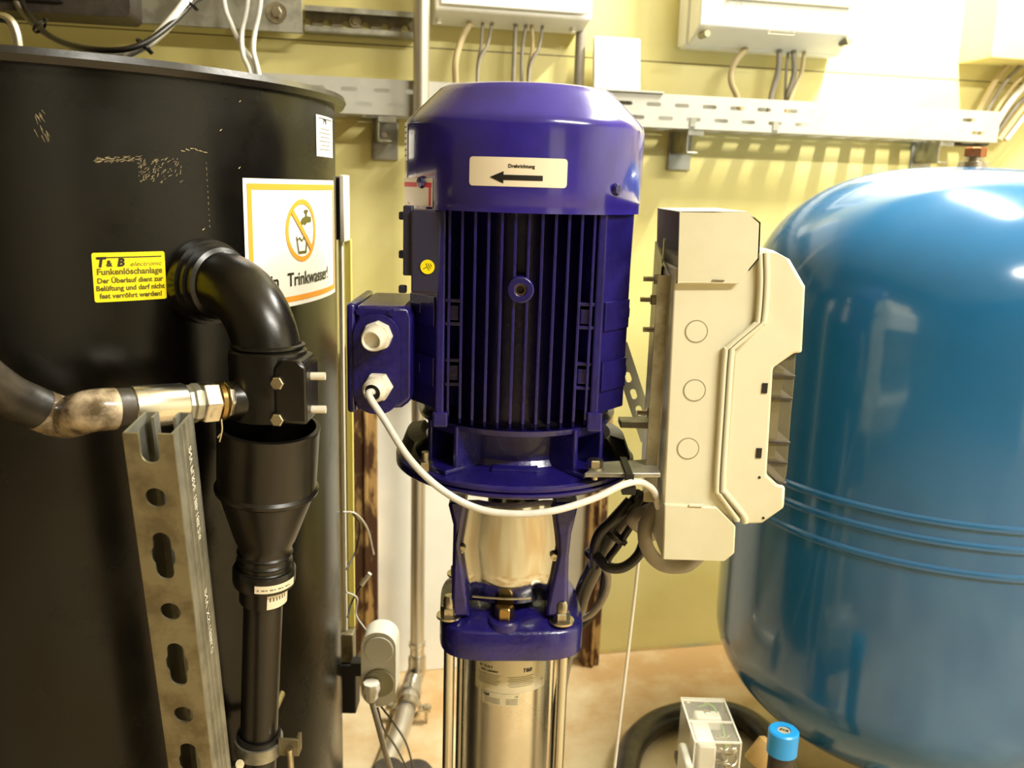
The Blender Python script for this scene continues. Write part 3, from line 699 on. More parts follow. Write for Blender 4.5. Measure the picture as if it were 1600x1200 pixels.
cable('loose_wire', [(541, 925, 1.19), (558, 935, 1.2), (556, 960, 1.2), (572, 985, 1.2)], .0012, 'cable_white', 'pale wire dropping to the sensor box', 'wire', g)
cable('wire_connector', [(565, 914, 1.22), (578, 896, 1.22)], .0032, 'ivory', 'small white connector tip on a loose wire', 'connector', smooth=False)
# two dark round caps on the floor
for px, py, lb in ((607, 1200, 'dark round rubber cap under the sensor cable'), (650, 1203, 'dark round rubber cap nearer the pump column')):
    p = PZ(px, py, .045)
    MB().lathe([(0, .05), (.024, .05), (.030, .042), (.032, .0), (0, 0)], Matrix.Translation((p.x, p.y, 0)), 28).build('rubber_cap', M_['box_dark'], label=lb, cat='cap', group='rubber caps on the floor')

# ================================================================== overflow pipe on the black tank
aO, zO, pO = tank_az(322, 440)
nO = V((math.sin(aO), -math.cos(aO), 0))
ev = P(418, 520, .80)                          # vertical leg
Lout = ((V((ev.x, ev.y, 0))-V((pO.x, pO.y, 0)))).dot(nO)
RB = .066; PR = .0305
d_ = ray(419, 560); Lout = (pO.y*d_.x-pO.x*d_.y)/(nO.x*d_.y-nO.y*d_.x)
ax0 = V((pO.x, pO.y, 0))+nO*Lout
zE = P(418, 430, ax0.y).z
zO = P(322, 440, pO.y).z
print('elbow', aO, zO, zE, Lout, ax0)
t = thing('overflow_elbow', (ax0.x, ax0.y, P(420, 660, ax0.y).z), 'black plastic overflow elbow with clamp saddle on the black tank', 'pipe')
arc = [V((pO.x, pO.y, zO))-nO*.004, V((pO.x, pO.y, zO))+nO*(Lout-RB)]
for i in range(0, 13):
    a_ = PI/2*i/12; arc.append(V((pO.x, pO.y, zO))+nO*(Lout-RB+RB*math.sin(a_))+V((0, 0, -RB+RB*math.cos(a_))))
zc1 = P(418, 552, ax0.y-PR).z
arc.append(V((arc[-1].x, arc[-1].y, zc1-.01)))
MB().tube(arc, PR, seg=40, smooth=False).build('elbow', M_['black_pipe'], t, smooth=50)
M0 = axisframe(V((pO.x, pO.y, zO)), nO)
MB(M0).lathe([(PR, .028), (PR+.004, .026), (PR+.004, .018), (PR+.007, .018), (PR+.007, .010), (PR+.010, .010), (PR+.011, 0), (PR+.011, -.014)], None, 48).build('tank_collar', M_['black_pipe'], t)
px_ = arc[-1]
def zt(py, px=418, rr=PR): return P(px, py, px_.y-rr).z
prof = [(PR, zt(545)), (PR+.003, zt(547)), (PR+.003, zt(550)), (PR+.001, zt(552)), (PR+.0045, zt(556)), (PR+.005, zt(560)), (PR+.005, zt(662)), (PR, zt(664)), (PR-.004, zt(664)), (PR-.004, zt(548))]
MB(Matrix.Translation((px_.x, px_.y, 0))).lathe(prof, None, 48).build('saddle_sleeve', M_['black_pipe'], t)
zs0, zs1 = zt(662, 470), zt(562, 470)
bx = px_.x+.026
Bm = MB()
Bm.prism([V((bx-.012, px_.y-.036, zs0)), V((bx+.017, px_.y-.036, zs0)), V((bx+.017, px_.y-.036, zs1-.006)), V((bx+.011, px_.y-.036, zs1)), V((bx-.006, px_.y-.036, zs1)), V((bx-.012, px_.y-.036, zs1-.008))], (0, .050, 0))
Bm.build('clamp_block', M_['black_pipe'], t, bevel=.003)
for py in (598, 655):
    p = P(434, py, px_.y-.037)
    m = MB().hexbolt((p.x, px_.y-.036, p.z), (0, -1, 0), .0062, .006)
    m.build('bolt', M_['bolt'], t)
for py in (588, 640):
    p = P(488, py, px_.y-.016)
    MB().cyl((bx+.010, p.y, p.z), (bx+.030, p.y, p.z+.0005), .0036, seg=16).build('bolt_end', M_['ivory'], t)
# branch stub to the left
ps = P(386, 624, px_.y-.01); pe2 = P(352, 622, px_.y-.018)
s0 = V((px_.x, px_.y, ps.z))
sdir = V((-.743, -.669, 0)); t_ = .119; sdir.z = (P(205, 636, px_.y-.08).z-s0.z)/t_; sdir.normalize()
MB().tube([s0, s0+sdir*.030, s0+sdir*.040], lambda q: .022-.005*q, seg=32, smooth=False).build('branch_stub', M_['black_pipe'], t)
# hose fitting chain
def along(px, py, Y): return P(px, py, Y)
j0 = s0+sdir*.038
def jp(px): # point along chain axis whose image x is px
    lo_, hi_ = 0, .6
    for _ in range(40):
        mid = (lo_+hi_)/2; p = j0+sdir*mid; v_ = p-CAM; x_ = 800+F_PX*v_.dot(RT)/v_.dot(fwd)
        if x_ > px: lo_ = mid
        else: hi_ = mid
    return j0+sdir*lo_
q0 = jp(361); q1 = jp(350); q2 = jp(338); q3 = jp(311); q5 = jp(288); q6 = jp(204)
t = thing('pressure_hose', tuple(q6), 'thick black rubber hose with metal ferrule crossing the black tank', 'hose')
MB(axisframe(q1, q0-q1)).lathe([(0, 0), (.0175, 0), (.0165, (q0-q1).length*.9), (.013, (q0-q1).length), (0, (q0-q1).length)], None, 8).build('brass_nut', M_['bolt'], t, bevel=.0008)
MB(axisframe(q2, q1-q2)).lathe([(0, 0), (.0175, 0), (.0185, (q1-q2).length*.5), (.016, (q1-q2).length), (0, (q1-q2).length)], None, 24).build('brass_ring', M_['brass'], t, label='yellow brass ring with thread sealing fibre')
MB(axisframe(q3, q2-q3)).lathe([(0, 0), (.0185, 0), (.0195, .002), (.0195, (q2-q3).length-.002), (.018, (q2-q3).length), (0, (q2-q3).length)], None, 6).build('hex_nut', M_['steel'], t, bevel=.0008)
MB(axisframe(q5, q3-q5)).lathe([(0, 0), (.0165, 0), (.0165, .004), (.0178, .006), (.0178, (q3-q5).length-.003), (.0165, (q3-q5).length), (0, (q3-q5).length)], None, 8).build('hex_collar', M_['galv'], t, bevel=.0006)
MB(axisframe(q6, q5-q6)).lathe([(0, 0), (.0175, 0), (.0182, .001), (.0182, (q5-q6).length-.002), (.0172, (q5-q6).length), (0, (q5-q6).length)], None, 40).build('ferrule', M_['steel'], t)
dr = (q6-q5).normalized()
h0 = q6+dr*-.004
hp = [h0, q6+dr*.03, P(100, 652, q6.y-.005), P(50, 634, q6.y-.02), P(5, 612, q6.y-.04), P(-60, 560, q6.y-.07), P(-140, 480, q6.y-.1)]
MB().tube(hp, .0170, seg=32).build('hose_body', M_['hose'], t)
hc = catmull(hp, 8)
MB().tube(hc[4:23], .0176, seg=32, smooth=False).build('tape_wrap', M_['tape'], t, label='shiny brownish clear tape wrapped round the hose')
MB().tube([P(346, 655, q2.y-.02), P(347, 672, q2.y-.024), P(343, 690, q2.y-.024), P(345, 678, q2.y-.022), P(340, 684, q2.y-.024)], .0006, seg=6).build('hemp_fibre', M_['cable_tan'], t)

# funnel and drain pipe
yF = px_.y+.002
A = P(420, 672, yF); B = P(404, 1170, yF+.035)
axF = (B-A).normalized(); lenF = (B-A).length
def at_py(py, rr):                             # distance along the drain axis for a front-centre pixel row
    best = None
    lo_, hi_ = -.05, lenF+.4
    for _ in range(50):
        mid = (lo_+hi_)/2; p = A+axF*mid+V((0, -rr, 0)); v_ = p-CAM; y_ = 600-F_PX*v_.dot(UP)/v_.dot(fwd)
        if y_ < py: lo_ = mid
        else: hi_ = mid
    return lo_
t = thing('drain_funnel', tuple(A+axF*(at_py(910, .024))), 'black plastic drain funnel open at the top under the saddle clamp', 'funnel')
MF = axisframe(A, axF)
Rf = .0475
prof = [(Rf-.004, at_py(685, Rf)), (Rf, at_py(686, Rf)), (Rf, at_py(690, Rf)), (Rf-.0005, at_py(692, Rf)), (Rf-.001, at_py(782, Rf)), (Rf+.0015, at_py(786, Rf)), (Rf+.001, at_py(791, Rf)), (Rf-.003, at_py(796, Rf)), (.029, at_py(858, .028)), (.0265, at_py(864, .027)), (.0255, at_py(872, .026))]
prof += [(.0255, at_py(874, .0255))]
ln = [(at_py(y_, .0255)) for y_ in (874, 886, 898)]
prof += [(.0270, ln[0]+.002), (.0255, ln[0]+.004), (.0255, ln[1]), (.0270, ln[1]+.002), (.0255, ln[1]+.004), (.0255, ln[2]), (.0270, ln[2]+.002), (.0255, ln[2]+.004), (.0255, at_py(906, .0255)), (.0225, at_py(906, .0255)), (.0225, at_py(872, .026)), (Rf-.006, at_py(796, Rf)), (Rf-.0045, at_py(700, Rf)), (Rf-.004, at_py(685, Rf))]
MB(MF).lathe(prof, None, 56).build('funnel_body', M_['black_pipe'], t)
z0_, z1_ = at_py(902, .029), at_py(928, .029)
MB(MF).lathe([(.0256, z0_), (.0290, z0_), (.0305, z0_+.003), (.0305, z1_-.004), (.0295, z1_), (.0215, z1_), (.0215, z0_), (.0256, z0_)], None, 48).build('collar', M_['black_pipe'], t)
def patch_axis(mb, M, R, a0, a1, z0, z1, off=.0005, n=14, sh=0):
    vv = []; ff = []
    for i in range(n+1):
        a_ = a0+(a1-a0)*i/n
        for z_ in (z0, z1): vv.append(((R+off)*math.cos(a_), (R+off)*math.sin(a_), z_+sh*(i/n)))
    for i in range(n): ff.append((2*i, 2*i+2, 2*i+3, 2*i+1))
    return mb.add(vv, ff, M)
# direction of the camera in the funnel frame
cl = MF.inverted() @ CAM; aCam = math.atan2(cl.y, cl.x)
sgn = 1 if (MF.to_3x3().inverted() @ RT).dot(V((-math.sin(aCam), math.cos(aCam), 0))) > 0 else -1
m = MB(); patch_axis(m, MF, .0305, aCam-sgn*.28, aCam+sgn*1.15, z0_+.006, z1_-.004, sh=0); m.build('white_label', M_['cream_sticker'], t, smooth=60)
m = MB()
for i in range(9):
    aa = aCam+sgn*(-.2+.13*i); patch_axis(m, MF, .0305, aa, aa+sgn*.05*(1+(i % 2)), z0_+.010, z1_-.007, off=.0008, n=2)
m.build('label_print', M_['grey_ink'], t, smooth=60)
t = thing('drain_pipe', (B.x, B.y, 0), 'straight black drain pipe below the funnel beside the slotted strut', 'pipe')
zS_, zE_ = at_py(928, .022), None
Lfl = (A.z)/(-axF.z)
MB(MF).lathe([(0, z1_+.0005), (.0205, z1_+.0005), (.0235, z1_+.002), (.0235, at_py(952, .0235)), (.0192, at_py(956, .0235)), (.0192, Lfl), (0, Lfl)], None, 48).build('pipe_body', M_['black_pipe'], t)
m = MB(); patch_axis(m, MF, .0235, aCam+sgn*.15, aCam+sgn*1.25, z1_+.003, at_py(950, .0235), sh=-.0); m.build('white_label', M_['cream_sticker'], t, smooth=60)
m = MB()
for i in range(6):
    aa = aCam+sgn*(.25+.14*i); patch_axis(m, MF, .0235, aa, aa+sgn*.06, z1_+.006, z1_+.010, off=.0008, n=2)
m.build('label_print', M_['grey_ink'], t, smooth=60)
# clamp on the drain pipe
zc2 = at_py(1170, .021)
t = thing('pipe_bracket', tuple(A+axF*zc2), 'galvanised pipe bracket with rubber lining round the black drain pipe', 'clamp')
MB(MF).lathe([(.0197, zc2-.006), (.0225, zc2-.006), (.0225, zc2+.014), (.0197, zc2+.014), (.0197, zc2-.006)], None, 40).build('rubber_lining', M_['black'], t)
MB(MF).lathe([(.0226, zc2), (.0250, zc2), (.0250, zc2+.016), (.0226, zc2+.016), (.0226, zc2)], None, 40).build('band', M_['galv'], t)
ce = A+axF*(zc2+.006)
m = MB(); m.box((ce.x+.034, ce.y-.008, ce.z), (.022, .004, .020)); m.box((ce.x+.043, ce.y-.002, ce.z), (.004, .014, .020)); m.build('ear', M_['galv_dull'], t, bevel=.001)
MB().cyl((ce.x+.036, ce.y-.010, ce.z-.026), (ce.x+.036, ce.y-.014, ce.z+.002), .0035, seg=16).build('bolt', M_['bolt'], t)
MB().cyl((ce.x-.03, ce.y-.020, ce.z-.02), (ce.x-.010, ce.y-.034, ce.z-.004), .005, seg=16).build('bolt', M_['bolt'], t)
MB().tube([ce+V((0, .02, 0)), V((ce.x, TC.y-math.sqrt(max(TR**2-(ce.x-TC.x)**2, 0))+.002, ce.z))], .005, smooth=False).build('stud', M_['bolt'], t)

# ================================================================== slotted strut
Ys0 = .655; Ys1 = .70
Bt = P(270, 679, Ys0); At = P(192, 677, Ys0); Bb = P(331, 1200, Ys1)
dn = (Bb-Bt).normalized(); wS = .0385
xd = V((-1, 0, 0)); xd = (xd-dn*xd.dot(dn)).normalized()
yd = dn.cross(xd).normalized()
if yd.y < 0: yd = -yd
Lz = Bt.z/(-dn.z)                              # to the floor
MSt = Matrix(((xd.x, dn.x, yd.x, Bt.x), (xd.y, dn.y, yd.y, Bt.y), (xd.z, dn.z, yd.z, Bt.z), (0, 0, 0, 1)))  # local: x to the left edge, y down, z away
nW = yd
def on_web(px, py):
    p = PP(px, py, Bt, nW); l = MSt.inverted() @ p; return l.x, l.y
hy = [on_web(*q)[1] for q in ((235, 680), (236, 724), (245, 778), (257, 835), (258, 908), (267, 956), (277, 1005), (278, 1073), (288, 1120))]
print('strut', hy, wS, (At-Bt).length)
cx_ = wS*.5; hw = .0075
def vslot(y0, y1):                             # vertical slot with small waist bumps
    r = hw; out = []
    for i in range(9): a_ = PI*i/8; out.append((cx_+r*math.cos(a_), y1-r+r*math.sin(a_)))
    ym = (y0+y1)/2
    out += [(cx_-r, ym+.008), (cx_-r-.002, ym+.004), (cx_-r-.002, ym-.004), (cx_-r, ym-.008)]
    for i in range(9): a_ = PI+PI*i/8; out.append((cx_+r*math.cos(a_), y0+r+r*math.sin(a_)))
    out += [(cx_+r, ym-.008), (cx_+r+.002, ym-.004), (cx_+r+.002, ym+.004), (cx_+r, ym+.008)]
    return out
holes = []
p_round = hy[5]-hy[2]; y_r = hy[2]; k = 0
while y_r+.02 < Lz-.03:
    holes.append(circ(cx_, y_r, .0085)); ys = y_r+p_round/2; hs_ = (hy[4]-hy[3])/2
    if ys+hs_ < Lz-.01: holes.append(vslot(ys-hs_, ys+hs_))
    y_r += p_round; k += 1
nb = hy[1]
outer = [(0, 0), (cx_-hw, 0)]
for i in range(9): a_ = PI*i/8; outer.append((cx_-hw*math.cos(a_), nb-hw+hw*math.sin(a_)))
outer += [(cx_+hw, 0), (wS, 0), (wS, Lz), (0, Lz)]
t = thing('slotted_strut', tuple(Bt+dn*Lz), 'galvanised slotted strut channel leaning upright before the black tank', 'strut')
MB(MSt).plate(outer, holes, .0022).build('slotted_web', M_['galv_dull'], t, smooth=0, label='dull face with round and long slots')
dS = .041
m = MB(MSt)
m.box((.0011, Lz/2, dS/2+.0022), (.0022, Lz, dS))
for zz in (.010, .013, .019, .022, .028, .031): m.box((-.0003, Lz/2, zz+.0022), (.0010, Lz, .0012))
m.build('ribbed_side', M_['galv'], t, smooth=0)
m = MB(MSt); m.box((wS-.0011, Lz/2, dS/2+.0022), (.0022, Lz, dS)); m.build('far_side', M_['galv'], t, smooth=0)
m = MB(MSt)
for x_ in (.0055, wS-.0055):
    m.box((x_, Lz/2, dS+.0022), (.011, Lz, .0022))
m.box((.0105, Lz/2, dS-.004), (.0022, Lz, .010)); m.box((wS-.0105, Lz/2, dS-.004), (.0022, Lz, .010))
m.build('inward_lips', M_['galv'], t, smooth=0)
# stamped letters on the ribbed side, reading downward
Mtx = Matrix(((yd.x, dn.x, -xd.x, 0), (yd.y, dn.y, -xd.y, 0), (yd.z, dn.z, -xd.z, 0), (0, 0, 0, 1)))
def side_pt(a_, b_): return Bt + dn*a_ + yd*(.0022+b_) - xd*.0011
for txt, pya, pyb in (('WALRAVEN BIS RS 2,5', 720, 870), ('IM BIS RS 2,0', 948, 1050)):
    ya = on_web(275, pya)[1]; yb = on_web(285, pyb)[1]
    vv, ff = text_mesh('INV PLRN: 188-188.2/6' if pya == 720 else 'INV XS/1886.0', .009, shear=.15, align='LEFT')
    mx_ = max(v[0] for v in vv); sc = (yb-ya)/mx_
    MB().add([side_pt(ya+a_*sc, .0255-b_) for a_, b_ in vv], ff).build('stamped_lettering', M_['ivory'], t, smooth=0)

# ================================================================== the pump
PA = P(804, 720, 1.0); ax_, ay_ = PA.x, 1.0
def pz(py, r=0, px=806): return P(px, py, ay_-r).z
pump = thing('vertical_pump', (ax_, ay_, 0), 'tall vertical pump with dark blue finned electric motor on a steel column', 'pump')
TP = Matrix.Translation((ax_, ay_, 0))
Rc = silR(996, 325, ax_, ay_)
Rc = (silR(996, 322, ax_, ay_)+silR(629, 318, ax_, ay_))/2
Rfl = (silR(619, 715, ax_, ay_)+silR(990, 715, ax_, ay_))/2
print('pump ax', ax_, 'Rc', Rc, 'Rfl', Rfl)
zb_, zs_, ztp_ = pz(333, Rc), pz(182, Rc), P(806, 127, ay_-.088).z
ztp_ = max(ztp_, zs_+.03)
print('cowl z', zb_, zs_, ztp_, 'flange z', pz(762, Rfl), 'base', pz(1035, .077))
rt_ = .69*Rc
prof = [(Rc-.003, zb_), (Rc, zb_), (Rc, zb_+.008), (Rc+.0004, zb_+.009), (Rc+.0004, zs_-.006), (Rc-.0008, zs_-.001), (Rc-.0040, zs_+.003)]
for i in range(1, 9):
    f_ = i/9; prof.append((Rc-.0040+(rt_+.006-Rc+.0040)*f_, zs_+.003+(ztp_-.004-zs_-.003)*(f_**.97)))
prof += [(rt_+.004, ztp_-.002), (rt_, ztp_), (rt_-.004, ztp_), (rt_-.004, ztp_-.004), (rt_, ztp_-.006), (Rc-.008, zs_), (Rc-.003, zs_-.01), (Rc-.003, zb_)]
MB(TP).lathe(prof, None, 96).build('fan_cowl', M_['blue_paint'], pump, smooth=35)
g_ = MB(TP)
for i in range(7):
    rr = .012+.0125*i; g_.lathe([(rr, ztp_-.003), (rr+.003, ztp_-.003), (rr+.003, ztp_-.001), (rr, ztp_-.001), (rr, ztp_-.003)], None, 48)
for i in range(4):
    a_ = PI*i/4; g_.box((0, 0, ztp_-.002), (2*rt_-.006, .003, .002), Matrix.Rotation(a_, 4, 'Z'))
g_.build('fan_grille', M_['blue_paint'], pump)
for px, py in ((661, 285), (960, 296)):
    x_ = P(px, py, ay_-Rc*.7); a_ = math.asin(max(-1, min(1, (P(px, py, ay_-Rc*math.cos(math.asin(min(1, abs(px-812)/186)))).x-ax_)/Rc)))
    yy = ay_-Rc*math.cos(a_); p = P(px, py, yy); n_ = V((math.sin(a_), -math.cos(a_), 0))
    m = MB(); m.lathe([(0, 0), (.006, 0), (.0062, .001), (.005, .004), (.0015, .0045), (0, .003)], axisframe(V((ax_, ay_, p.z))+n_*(Rc+.0004), n_), 20)
    Mx = axisframe(V((ax_, ay_, p.z))+n_*(Rc+.004), n_); m.box((0, 0, 0), (.007, .0012, .002), Mx); m.box((0, 0, 0), (.0012, .007, .002), Mx)
    m.build('cowl_screw', M_['cast_blue'], pump)
wp = wrapf(ax_, ay_, Rc)
def cowl_a(px, py):
    d_ = ray(px, py); a2 = d_.x**2+d_.y**2; b2 = -2*(d_.x*ax_+d_.y*ay_); c2 = ax_**2+ay_**2-Rc**2
    tt_ = (-b2-math.sqrt(max(b2*b2-4*a2*c2, 0)))/(2*a2); p = CAM+d_*tt_; return math.atan2(p.x-ax_, -(p.y-ay_)), p.z
def wlabel(name, px0, px1, py0, py1, m_, r_=.002, label=None):
    pm = ((px0+px1)/2, (py0+py1)/2); a0, z0 = cowl_a(*pm); a1 = cowl_a(px0, pm[1])[0]; a2 = cowl_a(px1, pm[1])[0]
    zt_, zb2_ = cowl_a(pm[0], py0)[1], cowl_a(pm[0], py1)[1]; a0 = (a1+a2)/2
    w_, h_ = (a2-a1)*Rc, zt_-zb2_; m = MB(); n = 12
    vv = []; ff = []
    xs = [-w_/2, -w_/2+r_*.3, -w_/2+r_]+[-w_/2+r_+(w_-2*r_)*i/n for i in range(1, n)]+[w_/2-r_, w_/2-r_*.3, w_/2]
    for x in xs:
        e_ = w_/2-abs(x); hh = h_/2-(r_-math.sqrt(max(0, r_*r_-(r_-e_)**2)) if e_ < r_ else 0)
        for k in (-1, 1): vv.append(wp(a0+x/Rc, z0+k*hh, .0008))
    for i in range(len(xs)-1): ff.append((2*i, 2*i+2, 2*i+3, 2*i+1))
    m.add(vv, ff); o = m.build(name, M_[m_], pump, smooth=60, label=label)
    return o, a0, z0, w_, h_
o, a0, z0, w_, h_ = wlabel('rotation_label', 734, 886, 246, 292, 'cream_sticker', .003, 'cream label with black rotation arrow')
m = MB(); poly_wrap(m, wp, Rc, a0, z0, [(x*w_, y*h_) for x, y in ((-.28, -.19), (-.14, .02), (-.14, -.10), (.25, -.10), (.25, -.28), (-.14, -.28), (-.14, -.40))], off=.0011)
m.build('arrow', M_['ink'], o, smooth=60)
m = MB(); text_wrap(m, 'Drehrichtung', h_*.17, wp, Rc, a0, z0, x=w_*.035, y=h_*.20, off=.0011, bold=.00015); m.build('lettering', M_['ink'], o, smooth=60)
o, a0, z0, w_, h_ = wlabel('inspection_sticker', 630, 677, 278, 322, 'sticker', .0008, 'white sticker with a red stripe')
m = MB(); patch_wrap(m, wp, Rc, a0, z0, w_*.96, h_*.17, y=h_*.26, off=.0011); m.build('red_stripe', M_['red_print'], o, smooth=60)
m = MB(); patch_wrap(m, wp, Rc, a0, z0, w_*.04, h_*.75, x=w_*.45, y=-h_*.1, off=.0011); patch_wrap(m, wp, Rc, a0, z0, w_*.08, h_*.04, x=-w_*.1, y=-h_*.42, off=.0011); m.build('red_print', M_['red_print'], o, smooth=60)
o, a0, z0, w_, h_ = wlabel('side_label', 630.5, 638, 192, 251, 'sticker', .0008, 'narrow white label near the cowl edge')
m = MB()
for i in range(6): patch_wrap(m, wp, Rc, a0, z0, w_*.5, h_*.05, x=w_*.1, y=h_*(.38-.15*i), off=.0011, n=4)
m.build('print_lines', M_['grey_ink'], o, smooth=60)

# motor body
Rb = (silR(640, 400, ax_, ay_)+silR(986, 420, ax_, ay_))/2
zf0, zf1 = pz(676, Rb), zb_+.02
print('Rb', Rb)
Rcore = Rb-.030
MB(TP).lathe([(0, zf0-.004), (Rcore, zf0-.004), (Rcore, zf1), (0, zf1)], None, 64).build('stator_core', M_['cast_blue'], pump)
sp = .0131
def env(z): # envelope radius taper towards the drive end
    f_ = (z-zf0)/(zf1-zf0); return Rb-.0055*(1-min(1, f_*1.6))
def fin(x, th_=.0028, z0=zf0, z1=zf1, dirn=1, rim=0.0):
    m = MB(TP); R0, R1 = env(z0), env(z1)
    y0 = -math.sqrt(R0*R0-x*x)+rim; y1 = -math.sqrt(R1*R1-x*x)+rim; yi = -math.sqrt(max(Rcore**2-x*x, .0004))+.004
    if abs(x) > Rcore-.002: yi = -.03
    pts = [(yi, z0), (y0+.006, z0), (y0, z0+.008), ((y0+y1)/2-.0, (z0+z1)/2), (y1, z1), (yi, z1)]
    m.prism([V((x-th_/2, dirn*y, z)) for y, z in pts], (th_, 0, 0))
    return m
xs = [sp*(i-5.5) for i in range(12)]
for i, x in enumerate(xs):
    for dn_ in (1, -1): fin(x, dirn=dn_).build('cooling_fin', M_['cast_blue'], pump, smooth=0, bevel=.0008)
# boss with threaded hole, front
zB = pz(453, Rb+.002, 799); xB = 0
Mb = frame((ax_+xB, ay_-Rb+.012, zB), (1, 0, 0), (0, -1, 0))
MB(Mb).lathe([(0, .0), (.0135, 0), (.0135, .012), (.0125, .0145), (.0060, .0145), (.0052, .013), (.0052, .004), (0, .004)], None, 36).build('eyebolt_boss', M_['cast_blue'], pump, bevel=.0008)
MB(Mb).lathe([(.0050, .0125), (.0040, .0125), (.0040, .006), (.0050, .006), (.0050, .0125)], None, 24).build('thread_insert', M_['brass'], pump)
# corner ribs, foot pads and short cross ribs
for sx in (-1, 1):
    xr = sx*(xs[-1]+.0085)
    yR = -math.sqrt(env(zf1)**2-xr*xr)
    zr0 = pz(645, .09, 920 if sx > 0 else 690)
    m = MB(TP)
    m.prism([V((xr-.0045, yR-.003, zr0)), V((xr+.0045, yR-.003, zr0)), V((xr+.0045, yR-.001, zf1)), V((xr-.0045, yR-.001, zf1))], (0, .03, 0))
    m.prism([V((xr-.007, yR-.005, zf0-.004)), V((xr+.009, yR-.005, zf0-.004)), V((xr+.009, yR-.005, zr0+.002)), V((xr-.007, yR-.005, zr0+.002))], (0, .03, 0))
    m.build('corner_rib', M_['cast_blue'], pump, smooth=0, bevel=.002)
    # pad: faces outward at about 30 degrees
    pa = V((xr+sx*.004, yR+.003, 0)); pb = V((sx*(env(zf1)-.006), -.050, 0))
    dpn = (pb-pa).normalized(); nn = V((dpn.y, -dpn.x, 0)); nn = nn if nn.y < 0 else -nn
    lp = (pb-pa).length
    def padbox(m, u0, u1, z0, z1, d0, d1):
        q_ = [pa+dpn*u0, pa+dpn*u1]
        lo_ = [V((q_[0].x, q_[0].y, z0))+nn*d0, V((q_[1].x, q_[1].y, z0))+nn*d0, V((q_[1].x, q_[1].y, z0))+nn*d1, V((q_[0].x, q_[0].y, z0))+nn*d1]
        hi_ = [p+V((0, 0, z1-z0)) for p in lo_]
        m.hexa(lo_, hi_)
    m = MB(TP); padbox(m, 0, lp, pz(640, .08), zf1, -.03, 0)
    m.build('side_pad', M_['cast_blue'], pump, smooth=0, bevel=.0015)
    for (ya, yb) in ((467, 512), (560, 606)):
        za, zb3 = pz(ya, .08), pz(yb, .08)
        m = MB(TP); padbox(m, lp*.05, lp*.95, zb3, za, 0, .0025)
        padbox(m, lp*.55, lp*.95, (za+zb3)/2-.004, (za+zb3)/2+.006, .0025, .0032)
        m.build('foot_pad', M_['cast_blue'], pump, smooth=0, bevel=.0008)
        xi0, xi1 = sx*(xs[-1]-sp*.9), sx*(xs[-1]+.004)
        m = MB(TP); yq = -math.sqrt(env(za)**2-xs[-1]**2)+.006
        for zz in (za-.002, zb3+.004): m.box(((xi0+xi1)/2, yq+.006, zz), (abs(xi1-xi0), .014, .0035))
        m.box((xi1-sx*.008, yq+.006, (za+zb3)/2), (.012, .010, abs(za-zb3)*.5))
        m.build('cross_rib', M_['cast_blue'], pump, smooth=0, bevel=.0008)
    # side fins
    for i in range(6):
        y = -.044+.0176*i
        m = MB(TP); r0, r1 = math.sqrt(env(zf0)**2-y*y), math.sqrt(env(zf1)**2-y*y); ri = math.sqrt(Rcore**2-y*y)-.004
        m.prism([V((sx*ri, y-.0014, zf0)), V((sx*(r0-.012), y-.0014, zf0)), V((sx*(r0-.002), y-.0014, zf0+.02)), V((sx*((r0+r1)/2+.001), y-.0014, (zf0+zf1)/2)), V((sx*r1, y-.0014, zf1)), V((sx*ri, y-.0014, zf1))], (0, .0028, 0))
        m.build('side_fin', M_['cast_blue'], pump, smooth=0, bevel=.0006)
# left service panel with yellow earth sticker
xl = P(667, 400, ay_-.085).x-ax_
zp0, zp1 = pz(456, .085, 667), pz(328, .085, 667)
m = MB(TP); m.box((xl, -.0885, (zp0+zp1)/2), (.030, .010, zp1-zp0)); m.box((xl-.019, -.083, (zp0+zp1)/2+.01), (.010, .010, (zp1-zp0)*.85))
for q_ in (.02, .45, .92): m.box((xl-.025, -.080, zp0+(zp1-zp0)*q_), (.008, .008, .008))
m.build('service_panel', mat('matt_dark_blue', (40, 38, 62), .5), pump, bevel=.0015)
pc_ = P(668, 417, ay_-.0941); Ms = frame(pc_, (1, 0, 0), (0, -1, 0))
o = MB(Ms).lathe([(0, .0006), (.0072, .0006), (.0072, 0)], None, 32).build('earth_sticker', M_['yellow'], pump, label='round yellow earth symbol sticker')
m = MB(Ms @ Matrix.Rotation(.45, 4, 'Z'))
for (x0, y0, x1, y1) in ((-.0048, 0, 0, 0), (0, -.004, 0, .004), (.002, -.003, .002, .003), (.004, -.0018, .004, .0018)): m.tube([(x0, y0, .0007), (x1, y1, .0007)], .0003, seg=6, smooth=False)
m.build('earth_symbol', M_['ink'], o)

# terminal box
yT0, yT1 = .905, 1.02
tl = P(543, 476, yT0); tr2 = P(634, 480, yT0); bl = P(546, 645, yT0); br2 = P(628, 640, yT0)
x0, x1 = (tl.x+bl.x)/2, ax_-Rb+.012; z0, z1 = (bl.z+br2.z)/2, (tl.z+tr2.z)/2
tb_ = MB()
tb_.prism([V((x0+.008, yT0, z0+.0)), V((x0+.008, yT0, z1)), V((x1-.004, yT0, z1)), V((x1, yT0, z1-.012)), V((x1, yT0, z0+.012)), V((x1-.010, yT0, z0+.004))], (0, yT1-yT0, 0))
tbo = tb_.build('terminal_box', M_['cast_blue'], pump, bevel=.004)
MB().box((x0+.003, (yT0+yT1)/2, (z0+z1)/2), (.009, yT1-yT0+.004, z1-z0+.004)).build('box_lid', M_['cast_blue'], tbo, bevel=.003)
fr_ = MB(); zc3 = P(588, 525, yT0).z; zc4 = P(588, 612, yT0).z
Mx = Matrix.Translation((P(589, 530, yT0).x, yT0+.001, (zc3+zc4)/2)) @ Matrix.Rotation(PI/2, 4, 'X')
